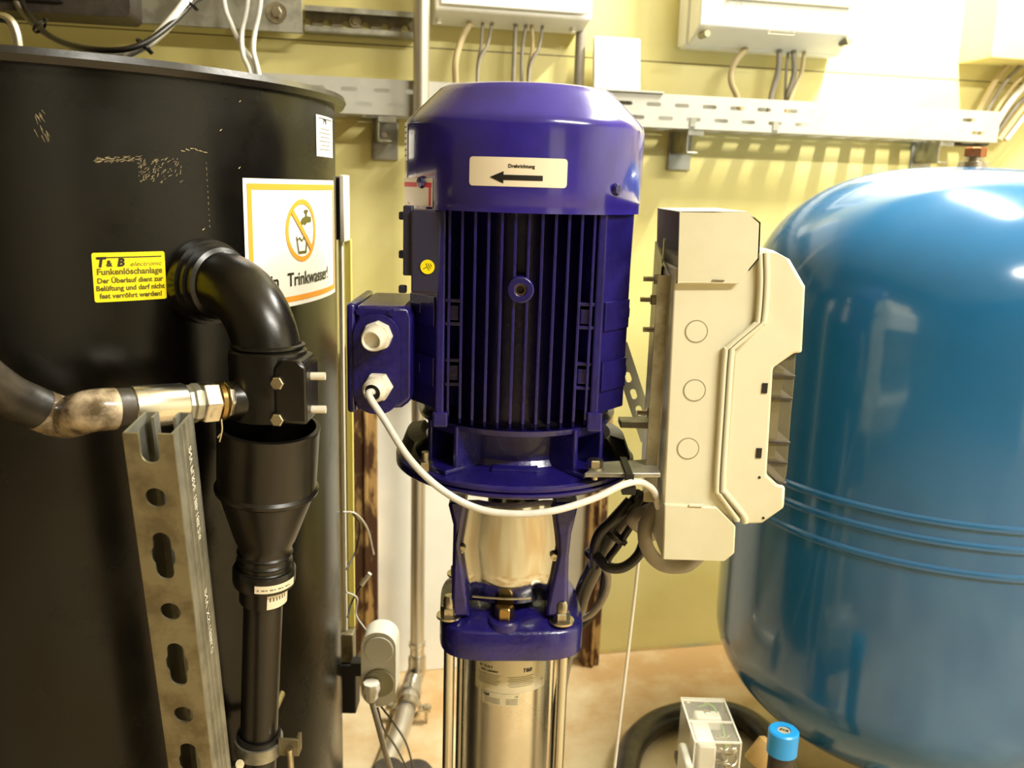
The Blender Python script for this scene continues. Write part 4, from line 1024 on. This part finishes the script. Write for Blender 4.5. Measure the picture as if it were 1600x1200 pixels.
MB(Mx).plate(rrect(.047, zc3-zc4+.046, .022, n=8), [], .006).build('gland_plate', M_['cast_blue'], tbo, bevel=.001)
for sx, sz in ((.012, 1), (.045, 1), (.012, -1)):
    MB().cyl((x0+sx, yT0+.004, (z1-.006) if sz > 0 else z0+.006), (x0+sx, yT0-.003, (z1-.006) if sz > 0 else z0+.006), .0035, seg=16).build('box_screw', M_['cast_blue'], tbo)
gdir = V((-.18, -1, -.12)).normalized()
for i, (px, py) in enumerate(((586, 528), (587, 608))):
    p = P(px, py, yT0-.014); Mg = axisframe(p-gdir*.012, gdir)
    m = MB(Mg); m.lathe([(0, 0), (.0150, 0), (.0155, .001), (.0155, .008), (.0145, .010), (0, .010)], None, 6 if i else 8)
    m.lathe([(.0125, .010), (.0125, .018), (.0105, .024 if not i else .020), (.0095, .025 if not i else .021), (.0085, .024), (.0085, .018), (0, .018)], None, 32)
    gl = m.build('cable_gland', M_['ivory'], tbo, bevel=.0008)
    if i: MB(Mg).lathe([(.0084, .0205), (.0040, .0215), (.0040, .019), (.0084, .019)], None, 24).build('gland_seal', M_['black'], tbo)
    GL = p+gdir*.006
# neck, lugs and flanges
zFt = pz(762, Rfl); zF1 = pz(773, Rfl); zF2 = pz(790, Rfl)
Rn = .080
print('flange', zFt, zF1, zF2, zf0)
MB(TP).lathe([(0, zF1+.0005), (Rfl-.002, zF1+.0005), (Rfl, zF1+.002), (Rfl, zFt-.002), (Rfl-.003, zFt), (Rn+.03, zFt+.001), (Rn+.004, zFt+.004), (Rn, zFt+.010), (Rn, zf0-.014), (Rn+.012, zf0-.010), (Rb-.012, zf0-.008), (Rb-.010, zf0-.002), (0, zf0-.002)], None, 96).build('motor_flange', M_['cast_blue'], pump)
for i, a_ in enumerate((PI*1.25, PI*1.75, PI*.25, PI*.75)):
    Mr = TP @ Matrix.Rotation(a_, 4, 'Z')
    m = MB(Mr)
    for k in (-1, 1): m.box((.092, k*.021, (zFt+zf0)/2-.002), (.040, .006, zf0-zFt-.002))
    m.box((.088, 0, zf0-.008), (.046, .048, .010)); m.box((.112, 0, zFt+.003), (.03, .05, .006))
    m.build('flange_lug', M_['cast_blue'], pump, smooth=0, bevel=.002)
    bp = TP @ (Matrix.Rotation(a_, 4, 'Z') @ V((.120, 0, zFt+.006)))
m = MB(TP)
m.box((0, -Rn-.006, zFt+.0035), (.050, .02, .005)); m.build('flange_pad', M_['cast_blue'], pump, smooth=0, bevel=.0015)
for px, py, rr in ((665, 716, 0),):
    p = P(px, py, ay_-.088); p.z = zFt
    m = MB().hexbolt((p.x, p.y, zFt), (0, 0, 1), .0085, .010).cyl((p.x, p.y, zFt+.010), (p.x, p.y, zFt+.020), .0045, seg=16); m.build('flange_bolt', M_['bolt'], pump)
MB(TP).lathe([(0, zF2-.006), (.088, zF2-.006), (.094, zF2), (Rfl-.018, zF2+.0), (Rfl-.002, zF2+.006), (Rfl, zF2+.008), (Rfl, zF1-.001), (Rfl-.002, zF1), (0, zF1)], None, 96).build('lantern_flange', M_['cast_blue'], pump)
# dark slotted guard ring showing at the flange's far sides
for a0_, a1_ in ((-.35, .35), (PI-.35, PI+.35)):
    m = MB(TP); m.lathe([(Rfl-.022, zFt+.001), (Rfl-.004, zFt+.001), (Rfl-.012, zFt+.022), (Rfl-.028, zFt+.026), (Rfl-.034, zFt+.020), (Rfl-.022, zFt+.001)], None, 20, a0_+.15, a1_+.15); m.build('flange_shoulder', M_['box_dark'], pump)
# lantern legs
yL = .935
Lout_ = [(699, 786), (708, 822), (707, 867), (705, 942), (708, 965)]; Lin = [(735, 965), (731, 939), (718, 854), (728, 793), (730, 786)]
Rout = [(905, 786), (893, 835), (889, 870), (888, 900), (888, 962)]; Rin = [(852, 965), (856, 942), (872, 867), (872, 848), (866, 802), (864, 786)]
zBt = P(790, 950, .96).z
for poly in (Lout_+Lin, Rout+Rin):
    pts = [P(x_, y_, yL) for x_, y_ in poly]
    m = MB().prism(pts, (0, .12, 0)); m.build('lantern_leg', M_['cast_blue'], pump, bevel=.004)
zl0 = P(790, 960, yL).z
# stainless guard
rows = [(786, 727, 870), (802, 724, 870), (856, 713, 878), (900, 721, 869), (944, 729, 858)]
vv = []; ff = []; nc = 14; yG = .938
for py, xa, xb in rows:
    for i in range(nc+1):
        f_ = i/nc; px = xa+(xb-xa)*f_; u = (f_-.5)*2
        dy = 0 if abs(u) > .66 else -.010*math.cos(u/.66*PI/2)**.7
        vv.append(P(px, py, yG)+V((0, .010+dy, 0)))
for j in range(len(rows)-1):
    for i in range(nc): ff.append((j*(nc+1)+i, j*(nc+1)+i+1, (j+1)*(nc+1)+i+1, (j+1)*(nc+1)+i))
go = MB().add(vv, ff).build('coupling_guard', M_['mirror'], pump, smooth=30, solid=.001, label='polished stainless guard plate')
for px, py in ((721, 858), (866, 870)):
    p = P(px, py, yG+.006); MB().lathe([(0, .002), (.002, .002), (.002, .003), (.004, .003), (.0045, 0)], frame(p, (1, 0, 0), (0, -1, 0)), 20).build('guard_screw', M_['bolt'], go)
MB().tube([P(738, 932, yG-.004), P(792, 936, yG-.006), P(830, 935, yG-.004)], .0013).build('guard_slot_edge', M_['bolt'], go)
MB(TP).cyl((0, .0, zl0), (0, .0, zF2-.004), .030).build('shaft_coupling', M_['steel'], pump)
# base block
hb_ = .084
zB0 = P(795, 1036, ay_-hb_).z; zB1 = P(795, 988, ay_-hb_).z
def squircle(r, z, n=64, e=4.2):
    out = []
    for i in range(n):
        a_ = 2*PI*i/n; c_, s__ = math.cos(a_), math.sin(a_)
        k_ = (abs(c_)**e+abs(s__)**e)**(-1/e); out.append((r*k_*c_, r*k_*s__, z))
    return out
rings = [(hb_-.004, zB0), (hb_, zB0+.003), (hb_, zB1-.006), (hb_-.002, zB1-.002), (hb_-.006, zB1), (hb_-.030, zB1+.010), (.030, zB1+.013)]
vv = []; ff = []; n = 64
for r_, z_ in rings: vv += squircle(r_, z_)
for j in range(len(rings)-1):
    for i in range(n): k = (i+1) % n; ff.append((j*n+i, j*n+k, (j+1)*n+k, (j+1)*n+i))
ff += [tuple(range(n)), tuple((len(rings)-1)*n+i for i in range(n))]
MB(TP @ Matrix.Rotation(.06, 4, 'Z')).add(vv, ff).build('base_block', M_['cast_blue'], pump, smooth=40)
xq = (P(701, 968, .935).x-ax_, P(877, 982, .935).x-ax_)
for sx, yy in ((xq[0], -.058), (xq[1], -.062), (xq[0]*.95, .055), (xq[1]*.95, .055)):
    m = MB(TP); m.lathe([(0, zB1+.004), (.0145, zB1+.004), (.0145, zB1+.0065), (0, zB1+.0065)], Matrix.Translation((sx, yy, 0)), 28); m.build('washer', M_['bolt'], pump)
    m = MB(TP).hexbolt((sx, yy, zB1+.0065), (0, 0, 1), .0098, .010); m.lathe([(.0070, zB1+.0165), (.0070, zB1+.026), (.005, zB1+.030), (0, zB1+.030)], Matrix.Translation((sx, yy, 0)), 20)
    m.build('rod_nut', M_['bolt'], pump)
px3 = P(788, 965, .935).x-ax_
MB(TP).lathe([(0.0, zB1-.002), (.020, zB1-.002), (.019, zB1+.006), (.017, zB1+.008), (0, zB1+.008)], Matrix.Translation((px3, -.064, 0)), 32).build('plug_boss', M_['cast_blue'], pump)
MB(TP).hexbolt((px3, -.064, zB1+.008), (0, 0, 1), .0115, .015).build('vent_plug', M_['brass'], pump, bevel=.001)
# column
Rba = .052
MB(TP).lathe([(0, .10), (Rba, .10), (Rba, zB0+.002), (0, zB0+.002)], None, 64).build('barrel', M_['steel'], pump)
for sx in (-1, 1):
    for yy, xx in ((-.045, .0665), (.050, .0565)):
        MB(TP).cyl((sx*xx-.003, yy, .10), (sx*xx-.003, yy, zB0+.003), .0065, seg=20).build('tie_rod', M_['mirror'], pump)
MB(TP).lathe([(0, 0), (.10, 0), (.10, .02), (.085, .03), (.085, .085), (.09, .10), (0, .10)], None, 48).build('pump_foot', M_['cast_blue'], pump)
wb = wrapf(ax_, ay_, Rba)
zL1, zL0 = P(790, 1037, ay_-Rba).z, P(790, 1083, ay_-Rba).z
m = MB(); patch_wrap(m, wb, Rba, .08, (zL1+zL0)/2+.003, .094, zL1-zL0+.008, off=.0006); o = m.build('rating_label', M_['silver_sticker'], pump, smooth=60)
m = MB(); text_wrap(m, 'T&B', .0065, wb, Rba, .44, zL1-.010, off=.001, bold=.0002, shear=.2)
text_wrap(m, 'SV 15.10 F', .0040, wb, Rba, -.52, zL1-.007, off=.001, bold=.0001); text_wrap(m, '50Hz 230/400V', .0036, wb, Rba, -.44, zL1-.012, off=.001, bold=.0001)
text_wrap(m, 'CE', .0036, wb, Rba, .86, zL1-.028, off=.001)
m.build('lettering', M_['ink'], o, smooth=60)
m = MB()
for i in range(6):
    patch_wrap(m, wb, Rba, -.46, zL1-.0165-.0024*i, .030-.003*(i % 3), .0005, off=.001); patch_wrap(m, wb, Rba, .30, zL1-.0175-.0024*i, .032-.004*(i % 2), .0005, off=.001)
m.build('print_lines', M_['grey_ink'], o, smooth=60)
zM1, zM0 = P(780, 1083, ay_-Rba).z, P(780, 1102, ay_-Rba).z
m = MB(); patch_wrap(m, wb, Rba, -.16, (zM1+zM0)/2-.001, .046, zM1-zM0, off=.0007); o = m.build('small_label', M_['silver_sticker'], pump, smooth=60)
m = MB(); text_wrap(m, 'T&B', .0045, wb, Rba, -.50, zM1-.0045, off=.0011, bold=.0002, shear=.2); text_wrap(m, 'CE', .0032, wb, Rba, .20, zM1-.0045, off=.0011); m.build('lettering', M_['ink'], o, smooth=60)
m = MB()
for i in range(4): patch_wrap(m, wb, Rba, -.36, zM1-.008-.002*i, .020, .0005, off=.0011); patch_wrap(m, wb, Rba, .1, zM1-.008-.002*i, .014, .0005, off=.0011)
m.build('print_lines', M_['grey_ink'], o, smooth=60)

# motor supply cable
pts = [GL, GL+gdir*.014] + [P(*q) for q in ((600, 655, .868), (640, 717, .845), (690, 765, .835), (748, 795, .83), (810, 803, .83), (870, 797, .835), (930, 778, .85), (975, 757, .864), (1003, 754, .885), (1022, 768, .905), (1028, 792, .93))]
MB().tube(pts, .0036, n=10, seg=18).build('motor_cable', M_['cable_white'], label='pale grey cable looping from the motor gland across the flange', cat='cable')

# ================================================================== control box and its support
YC = .90
def C(px, py): return P(px, py, YC)
DC = .13
XB = C(1047, 600).x
box = thing('control_box', (XB+.05, YC+.06, C(1040, 875).z), 'cream plastic control box standing sideways beside the blue motor', 'control box')
base_poly = [(1058, 345), (1057, 432), (1165, 432), (1186, 400), (1194, 410), (1190, 500), (1136, 548), (1122, 770), (1160, 815), (1148, 800), (1034, 792)]
base_poly = [(1054, 420), (1194, 396), (1200, 500), (1150, 552), (1132, 768), (1160, 812), (1120, 800), (1036, 794)]
MB().prism([C(*q) for q in base_poly], (0, DC, 0)).build('housing', M_['cream'], box, bevel=.0015)
cov = [(1194, 391), (1207, 391), (1233, 405), (1257, 447), (1252, 551), (1240, 551), (1207, 574), (1197, 741), (1216, 758), (1226, 759), (1224, 792), (1190, 816), (1166, 817), (1128, 766), (1145, 550), (1192, 500)]
MB().prism([C(*q)+V((0, -.004, 0)) for q in cov], (0, DC+.008, 0)).build('cover', M_['cream'], box, bevel=.003)
# joint lips: two parallel beads along the seam
seam = [(1195, 394), (1196, 440), (1192, 496), (1186, 506), (1146, 540), (1141, 552), (1135, 640), (1128, 755), (1132, 768), (1160, 803), (1163, 815)]
sm2 = [(x_-9, y_+2) for x_, y_ in seam[:-2]]+[(1148, 806), (1150, 812)]
for nm, pl, rr in (('seam_bead', seam, .0035), ('seam_bead', sm2, .0032)):
    m = MB(); m.tube([C(*q)+V((0, -.0035, 0)) for q in pl], rr, n=6); m.build(nm, M_['cream'], box)
m = MB(); m.tube([C(x_-4.5, y_+1)+V((0, -.0062, 0)) for x_, y_ in seam[:-1]], .0007, n=6, seg=8); m.build('seam_line', M_['grey_ink'], box)
for k, (px, py) in enumerate(((1088, 518), (1085, 610), (1075, 701))):
    p = C(px, py); r_ = .0112
    MB(frame(p, (1, 0, 0), (0, -1, 0))).lathe([(r_-.0004, -.0003), (r_-.0004, .0003), (r_+.0006, .0003), (r_+.0006, -.0003)], None, 40).build('knockout', M_['grey_face'], box)
    MB(frame(p, (1, 0, 0), (0, -1, 0))).lathe([(0, .0005), (r_-.0008, .0005), (r_-.0005, 0)], None, 40).build('knockout_disc', M_['cream'], box)
# upper cap: hollow hood, open toward the motor
def hood(name, poly, thick=.002, y0=-.004, y1=DC+.004, cap_front=True):
    m = MB(); pts = [C(*q) for q in poly]; cen = sum(pts, V((0, 0, 0)))/len(pts)
    return m, pts
capo = [(1060, 330), (1166, 330), (1186, 347), (1184, 404), (1152, 442), (1057, 442)]
pts = [C(*q)+V((0, -.006, 0)) for q in capo]
m = MB(); m.prism(pts, (0, .002, 0)); m.prism([p+V((0, DC+.010, 0)) for p in pts], (0, .002, 0))
cen = sum(pts, V((0, 0, 0)))/6
for i in range(0, 5):
    a_, b2_ = pts[i], pts[i+1]; m.prism([a_, b2_, b2_+(cen-b2_).normalized()*.0024, a_+(cen-a_).normalized()*.0024], (0, DC+.012, 0))
m.build('upper_cap', M_['cream'], box, bevel=.0006)
MB().box(((pts[0].x+pts[5].x)/2+.022, YC+DC/2, pts[5].z+.014), (.040, DC-.01, .024)).build('inner_wall', M_['grey_face'], box)
cap2 = [(1037, 786), (1118, 790), (1148, 820), (1146, 862), (1132, 874), (1034, 871)]
pts2 = [C(*q)+V((0, -.005, 0)) for q in cap2]
MB().prism(pts2, (0, DC+.010, 0)).build('lower_cap', M_['cream'], box, bevel=.0015)
MB().box((C(1086, 786).x, YC-.005, C(1086, 787).z), (.014, .003, .002)).build('latch_tab', M_['ivory'], box)
MB().box((C(1120, 440).x, YC-.0065, C(1115, 437).z), (.012, .0015, .001)).build('latch_tab', M_['grey_ink'], box)
# smoked window with ribs
win = [(1239, 553), (1246, 553), (1243, 600), (1238, 650), (1232, 735), (1228, 757), (1217, 755), (1199, 740), (1209, 575)]
wo = MB().prism([C(*q)+V((0, .004, 0)) for q in win], (0, DC-.008, 0)).build('hinged_window', M_['smoke'], box, bevel=.001, label='smoked see-through window flap')
for py, xa, xb in ((552, 1228, 1248), (588, 1208, 1244), (623, 1206, 1240), (692, 1202, 1236), (724, 1199, 1232), (756, 1214, 1230)):
    a_ = C(xa, py); b2_ = C(xb, py); MB().box(((a_.x+b2_.x)/2, YC+.002+DC/2, a_.z), (b2_.x-a_.x, DC+.001, .0016)).build('window_rib', M_['box_dark'], wo)
a_ = C(1222, 655); MB().box((C(1216, 655).x, YC+DC/2, a_.z), (.010, DC-.03, .10)).build('breaker_row', M_['grey_face'], box)
for px, py in ((1193, 605), (1184, 706)):
    p = C(px, py); MB().box((p.x, YC-.0045, p.z), (.0056, .0012, .0105)).build('hinge_recess', M_['ink'], box)
for px, py in ((1185, 744), (1191, 807)):
    p = C(px, py); MB(frame(p+V((0, -.0042, 0)), (1, 0, 0), (0, -1, 0))).cyl((0, 0, -.0005), (0, 0, .0005), .0014, seg=14).build('pin_hole', M_['ink'], box)
# support plate on the motor side
xpl = XB-.006
sp_ = thing('support_plate', (xpl, YC+.06, C(1040, 790).z), 'galvanised support plate and arms holding the control box to the motor', 'bracket')
zt_, zb3 = C(1043, 432).z, C(1036, 790).z
ymid = YC+.012
holes = [slot((zt_-zb3)*.15+.045*i, .05, .03, .007) for i in range(6)]
Mp = Matrix(((0, 0, 1, xpl), (0, 1, 0, ymid), (1, 0, 0, zb3), (0, 0, 0, 1)))
MB(Mp).plate([(0, 0), (zt_-zb3, 0), (zt_-zb3+.028, .11), (0, .11)], holes, .002).build('back_plate', M_['galv'], sp_, smooth=0)
MB().box((xpl-.006, ymid-.001, (zt_+zb3)/2), (.012, .002, zt_-zb3)).build('plate_fold', M_['galv_dull'], sp_)
for px, py, yy in ((1012, 468, .985), (1022, 515, .95), (1008, 645, .96), (1022, 735, .94), (1022, 436, .97)):
    p = P(px, py, yy)
    MB().hexbolt((xpl-.001, p.y, p.z), (-1, 0, 0), .006, .006).cyl((xpl-.004, p.y, p.z), (xpl-.018, p.y, p.z), .0028, seg=14).build('bolt', M_['bolt'], sp_)
a_ = P(960, 661, 1.0); b2_ = P(1040, 664, .96)
m = MB(); zz = P(990, 662, .97).z; m.box(((ax_+Rb-.006+xpl)/2, .975, zz), (xpl-(ax_+Rb-.006), .025, .007)); m.build('upper_arm', M_['galv'], sp_, bevel=.001)
zz = zFt+.008; xa = P(912, 745, .885).x
arm = MB(); arm.prism([V((xa, .878, zz)), V((xpl-.0, .885, zz)), V((xpl, .935, zz)), V((xa+.02, .918, zz))], (0, 0, .005)); arm.build('lower_arm', M_['galv'], sp_, bevel=.001)
p = V((xa+.012, .895, zz+.005)); MB().cyl(p, p+V((0, 0, .002)), .010).hexbolt(p+V((0, 0, .002)), (0, 0, 1), .0085, .008).cyl(p+V((0, 0, -.012)), p, .004).build('arm_bolt', M_['bolt'], sp_)
p = P(982, 748, .878)
m = MB(); m.box((p.x, .900, zz+.0065), (.007, .060, .0025)); m.box((p.x, .8725, zz-.002), (.009, .004, .018)); m.box((p.x, .8735, zz-.010), (.014, .010, .008)); m.build('cable_tie', M_['black'], label='black cable tie fixing the pale cable to the bracket arm', cat='cable tie')

# slotted diagonal brace behind motor and box
a_ = P(966, 538, 1.06); b2_ = P(1020, 690, 1.0)
t_dir = (b2_-a_).normalized(); ln_ = (b2_-a_).length
Mr = frame(a_, t_dir, V((0, -1, 0)))
MB(Mr).plate([(0, -.011), (ln_, -.011), (ln_, .011), (0, .011)], [slot(.02+.022*i, -.001, .013, .007) for i in range(int((ln_-.02)/.022))], .002).build('diagonal_brace', M_['tray'], sp_, smooth=0)

# cable bundles right of the pump
g = 'cables bundled beside the pump lantern'
for k, (pts, r, mm, lb) in enumerate((
    ([(1000, 770, 1.00), (975, 800, 1.01), (945, 840, 1.02), (925, 880, 1.03), (905, 925, 1.055), (896, 975, 1.09), (880, 1040, 1.12), (868, 1130, 1.13), (864, 1300, 1.13)], .006, 'cable_black', 'black cable on the outer edge of the bundle'),
    ([(1008, 772, 1.015), (984, 805, 1.025), (955, 845, 1.035), (936, 885, 1.045), (915, 930, 1.07), (902, 980, 1.11), (884, 1050, 1.14), (872, 1140, 1.15), (868, 1300, 1.15)], .006, 'cable_grey', 'grey cable in the middle of the bundle'),
    ([(1016, 776, 1.00), (992, 812, 1.01), (966, 852, 1.01), (948, 880, 1.015), (940, 930, 1.03), (925, 960, 1.06), (900, 985, 1.075)], .0045, 'cable_black', 'black cable on the inner edge of the bundle'),
    ([(985, 782, 1.0), (958, 812, .995), (938, 832, .995), (929, 856, 1.0), (928, 884, 1.02)], .0065, 'cable_black', 'thick black cable loop bulging from the bundle'),
    ([(932, 868, 1.0), (950, 886, .99), (975, 886, .99), (998, 866, 1.0), (1008, 835, 1.01), (1012, 800, 1.01)], .0062, 'cable_black', 'black cable sweeping in a low bow to the box'),
    ([(940, 880, 1.0), (950, 900, 1.01), (945, 930, 1.02), (926, 958, 1.04), (898, 972, 1.05)], .004, 'cable_grey', 'thin grey cable bowing below the bundle'))):
    cable('bundled_cable', pts, r, mm, lb, group=g)
cable('box_cable', [(1095, 866, .955), (1070, 884, .955), (1035, 882, .955), (1012, 858, .955), (1008, 825, .955), (1022, 795, .96), (1034, 772, .97)], .0082, 'cable_grey', 'thick grey cable looping out of the control box underside')
cable('box_cable', [(1030, 790, .99), (1005, 800, .985), (988, 812, .985), (1000, 825, 1.0), (1020, 838, 1.01)], .007, 'cable_grey', 'thick grey cable curling behind the box bottom cap')
for c_, lb in (((962, 834, 1.01), 'black cable tie round the upper bundle'), ((930, 868, 1.02), 'black cable tie round the lower bundle')):
    p = P(*c_); dirn = P(c_[0]-25, c_[1]+30, c_[2])-p
    MB(axisframe(p, dirn)).lathe([(.0125, 0), (.014, 0), (.014, .005), (.0125, .005), (.0125, 0)], None, 24).box((.015, 0, .0025), (.005, .007, .006)).build('cable_tie', M_['black'], label=lb, cat='cable tie', group='ties on the pump cable bundle')
p0 = P(1000, 855, 1.10); p1 = P(960, 1200, 1.12); d_ = p1-p0; pf = p0+d_*(p0.z-.002)/(-d_.z)
MB().tube([p0+V((0, -.0, .10)), p0, p1, pf], .0022, n=4).build('hanging_string', M_['ivory'], label='thin white string hanging straight down beside the pump', cat='string')

# ================================================================== blue pressure tank
YBt = 1.42
kp = P(1521, 262, YBt); BX = kp.x
BR = silR(1127, 860, BX, YBt)
zdt = P(1530, 262, YBt).z
print('blue', BX, BR, zdt)
zcy = P(1160, 500, YBt).z; zcb = P(1130, 975, YBt).z
t = thing('pressure_tank', (BX, YBt, 0), 'large glossy blue steel pressure tank with domed top', 'tank')
prof = []
n = 22
for i in range(n+1):
    a_ = PI/2*i/n; prof.append((BR*math.sin(a_)**.72 if i else 0, zcy+(zdt-zcy)*math.cos(a_)**.95 if i < n else zcy))
rz = [P(1590, y_, YBt-BR).z for y_ in (831, 862, 906)]
for z_ in rz:
    prof += [(BR, z_+.006), (BR+.0035, z_+.003), (BR+.004, z_), (BR+.0035, z_-.003), (BR, z_-.006)]
for i in range(n+1):
    a_ = PI/2*(1-i/n); prof.append((BR*math.sin(a_) if i < n else 0, zcb-(BR*.62)*math.cos(a_)))
MB(Matrix.Translation((BX, YBt, 0))).lathe(prof, None, 128).build('vessel', M_['tank_blue'], t, smooth=30)
zbt = zcb-BR*.62
for i in range(3):
    a_ = PI/2+i*2*PI/3+.5; x_ = BX+.72*BR*math.cos(a_); y_ = YBt+.72*BR*math.sin(a_)
    MB().cyl((x_, y_, 0), (x_, y_, zbt+.14), .018).build('leg', M_['tank_blue'], t)
MB(Matrix.Translation((BX, YBt, 0))).lathe([(0, zdt-.004), (.024, zdt-.004), (.022, zdt+.008), (.014, zdt+.009), (.013, zdt+.016), (0, zdt+.016)], None, 32).build('valve_socket', M_['bolt'], t)
MB(Matrix.Translation((BX, YBt, 0))).lathe([(0, zdt+.016), (.0165, zdt+.016), (.0165, zdt+.028), (.015, zdt+.030), (0, zdt+.030)], None, 8).build('valve_cap', M_['copper'], t, label='coppery brass valve cap')

# ================================================================== floor bits, lower right
m = MB(); m.tube([PZ(960, 1290, .025), PZ(975, 1215, .025), PZ(992, 1160, .025), PZ(1035, 1125, .025), PZ(1105, 1112, .025), PZ(1165, 1125, .025), PZ(1208, 1165, .025), PZ(1235, 1240, .025), PZ(1190, 1330, .025)], .024, seg=24)
m.build('floor_hose', M_['hose'], label='thick dark rubber hose lying in a loop on the floor', cat='hose')
Yq = 1.03
fl_ = P(1086, 1158, Yq); fr2 = P(1158, 1163, Yq); zT_ = (fl_.z+fr2.z)/2; bk = PZ(1077, 1092, zT_)
wq = fr2.x-fl_.x; dq = bk.y-Yq; hq = .085
cq = V(((fl_.x+fr2.x)/2, Yq+dq/2, zT_-hq/2))
t = thing('pressure_switch', (cq.x, cq.y, 0), 'pressure switch under a clear plastic cover showing springs inside', 'pressure switch')
m = MB()
tq = .002
m.box((cq.x, cq.y, zT_-tq/2), (wq, dq, tq)); m.box((cq.x, Yq+tq/2, cq.z-tq/2), (wq, tq, hq-tq)); m.box((cq.x, Yq+dq-tq/2, cq.z-tq/2), (wq, tq, hq-tq))
m.box((cq.x-wq/2+tq/2, cq.y, cq.z-tq/2), (tq, dq-2*tq, hq-tq)); m.box((cq.x+wq/2-tq/2, cq.y, cq.z-tq/2), (tq, dq-2*tq, hq-tq)); m.build('clear_cover', M_['clear'], t)
m = MB()
for f_ in (0, .45, .95, 1): m.box((cq.x, Yq+dq*f_, zT_+.0005), (wq+.002, .002, .0025))
for f_ in (-.5, .0, .5):
    if f_: m.box((cq.x+wq*f_, cq.y, zT_+.0005), (.002, dq, .0025)); m.box((cq.x+wq*f_, Yq, cq.z), (.002, .002, hq))
m.build('cover_rib', M_['clear_edge'], t)
m = MB(); m.box((cq.x-.012, cq.y-.02, zT_-.035), (wq*.4, dq*.55, .055)); m.box((cq.x+.004, cq.y+.03, zT_-.02), (wq*.6, .02, .02)); m.build('switch_block', M_['grey_plastic'], t, bevel=.003)
for k, (dx, dy) in enumerate(((.016, -.052), (.014, -.02))):
    m = MB(); sp1 = [V((cq.x+dx+.009*math.cos(a_*.7), cq.y+dy+.009*math.sin(a_*.7), zT_-.075+.0032*a_*.62)) for a_ in range(0, 36)]
    m.tube(sp1, .0013, seg=8, n=3); m.build('spring', M_['bolt'], t)
for dx, dy in ((-.018, .058), (.008, .055), (.004, .034), (.022, -.045), (-.02, .012)): MB().hexbolt((cq.x+dx, cq.y+dy, zT_-.012), (0, 0, 1), .005, .004).build('terminal_screw', M_['bolt'], t)
MB().tube([V((cq.x-.005, cq.y+.05, zT_-.012)), V((cq.x+.012, cq.y+.045, zT_-.006)), V((cq.x+.022, cq.y+.02, zT_-.02)), V((cq.x+.024, cq.y-.01, zT_-.04))], .0015).build('earth_wire', mat('green_wire', (110, 160, 50), .5), t)
MB().box((cq.x, cq.y, zT_-hq-.004), (wq+.006, dq+.006, .01)).build('base_plate', M_['box_dark'], t)
MB().box((cq.x-wq/2-.006, cq.y-.03, zT_-.055), (.011, .05, .05)).build('side_lug', M_['grey_plastic'], t, bevel=.004)
MB().cyl((cq.x, cq.y, 0), (cq.x, cq.y, zT_-hq-.009), .014).build('stem', M_['pipe_steel'], t)
p = P(1225, 1140, 1.06); r_ = (P(1248, 1150, 1.06)-P(1201, 1150, 1.06)).x/2
t = thing('capped_pipe', (p.x, p.y, 0), 'dark upright pipe end topped with a bright blue cap', 'pipe')
MB().cyl((p.x, p.y, 0), (p.x, p.y, p.z-.028), r_*.85).build('pipe_body', M_['box_dark'], t)
MB(Matrix.Translation((p.x, p.y, 0))).lathe([(r_*.9, p.z-.034), (r_, p.z-.033), (r_, p.z-.002), (r_-.002, p.z), (r_*.45, p.z), (r_*.45, p.z-.002), (0, p.z-.002)], None, 40).build('blue_cap', M_['bright_blue'], t)
MB(Matrix.Translation((p.x, p.y, p.z-.0018))).lathe([(0, 0.0005), (r_*.42, .0005), (r_*.42, 0)], None, 30).build('cap_insert', M_['silver_sticker'], t)
q_ = MB(Matrix.Translation((p.x, p.y, p.z-.001)) @ Matrix.Rotation(-.5, 4, 'Z')); text_flat(q_, 'SYR', r_*.36, Matrix(), t=.0003, bold=.0002, shear=.2); q_.build('cap_lettering', M_['ink'], t)
p = P(1195, 1192, 1.10); MB().lathe([(0, .0), (.020, 0), (.021, .004), (.021, .035), (.016, .040), (0, .040)], axisframe(V((p.x-.005, p.y+.02, p.z-.02)), V((.5, .2, .6))), 28).build('wooden_bung', M_['wood'], label='pale wooden bung beside the blue capped pipe', cat='bung')

for o in list(bpy.data.objects):
    if '_o' in o: del o['_o']
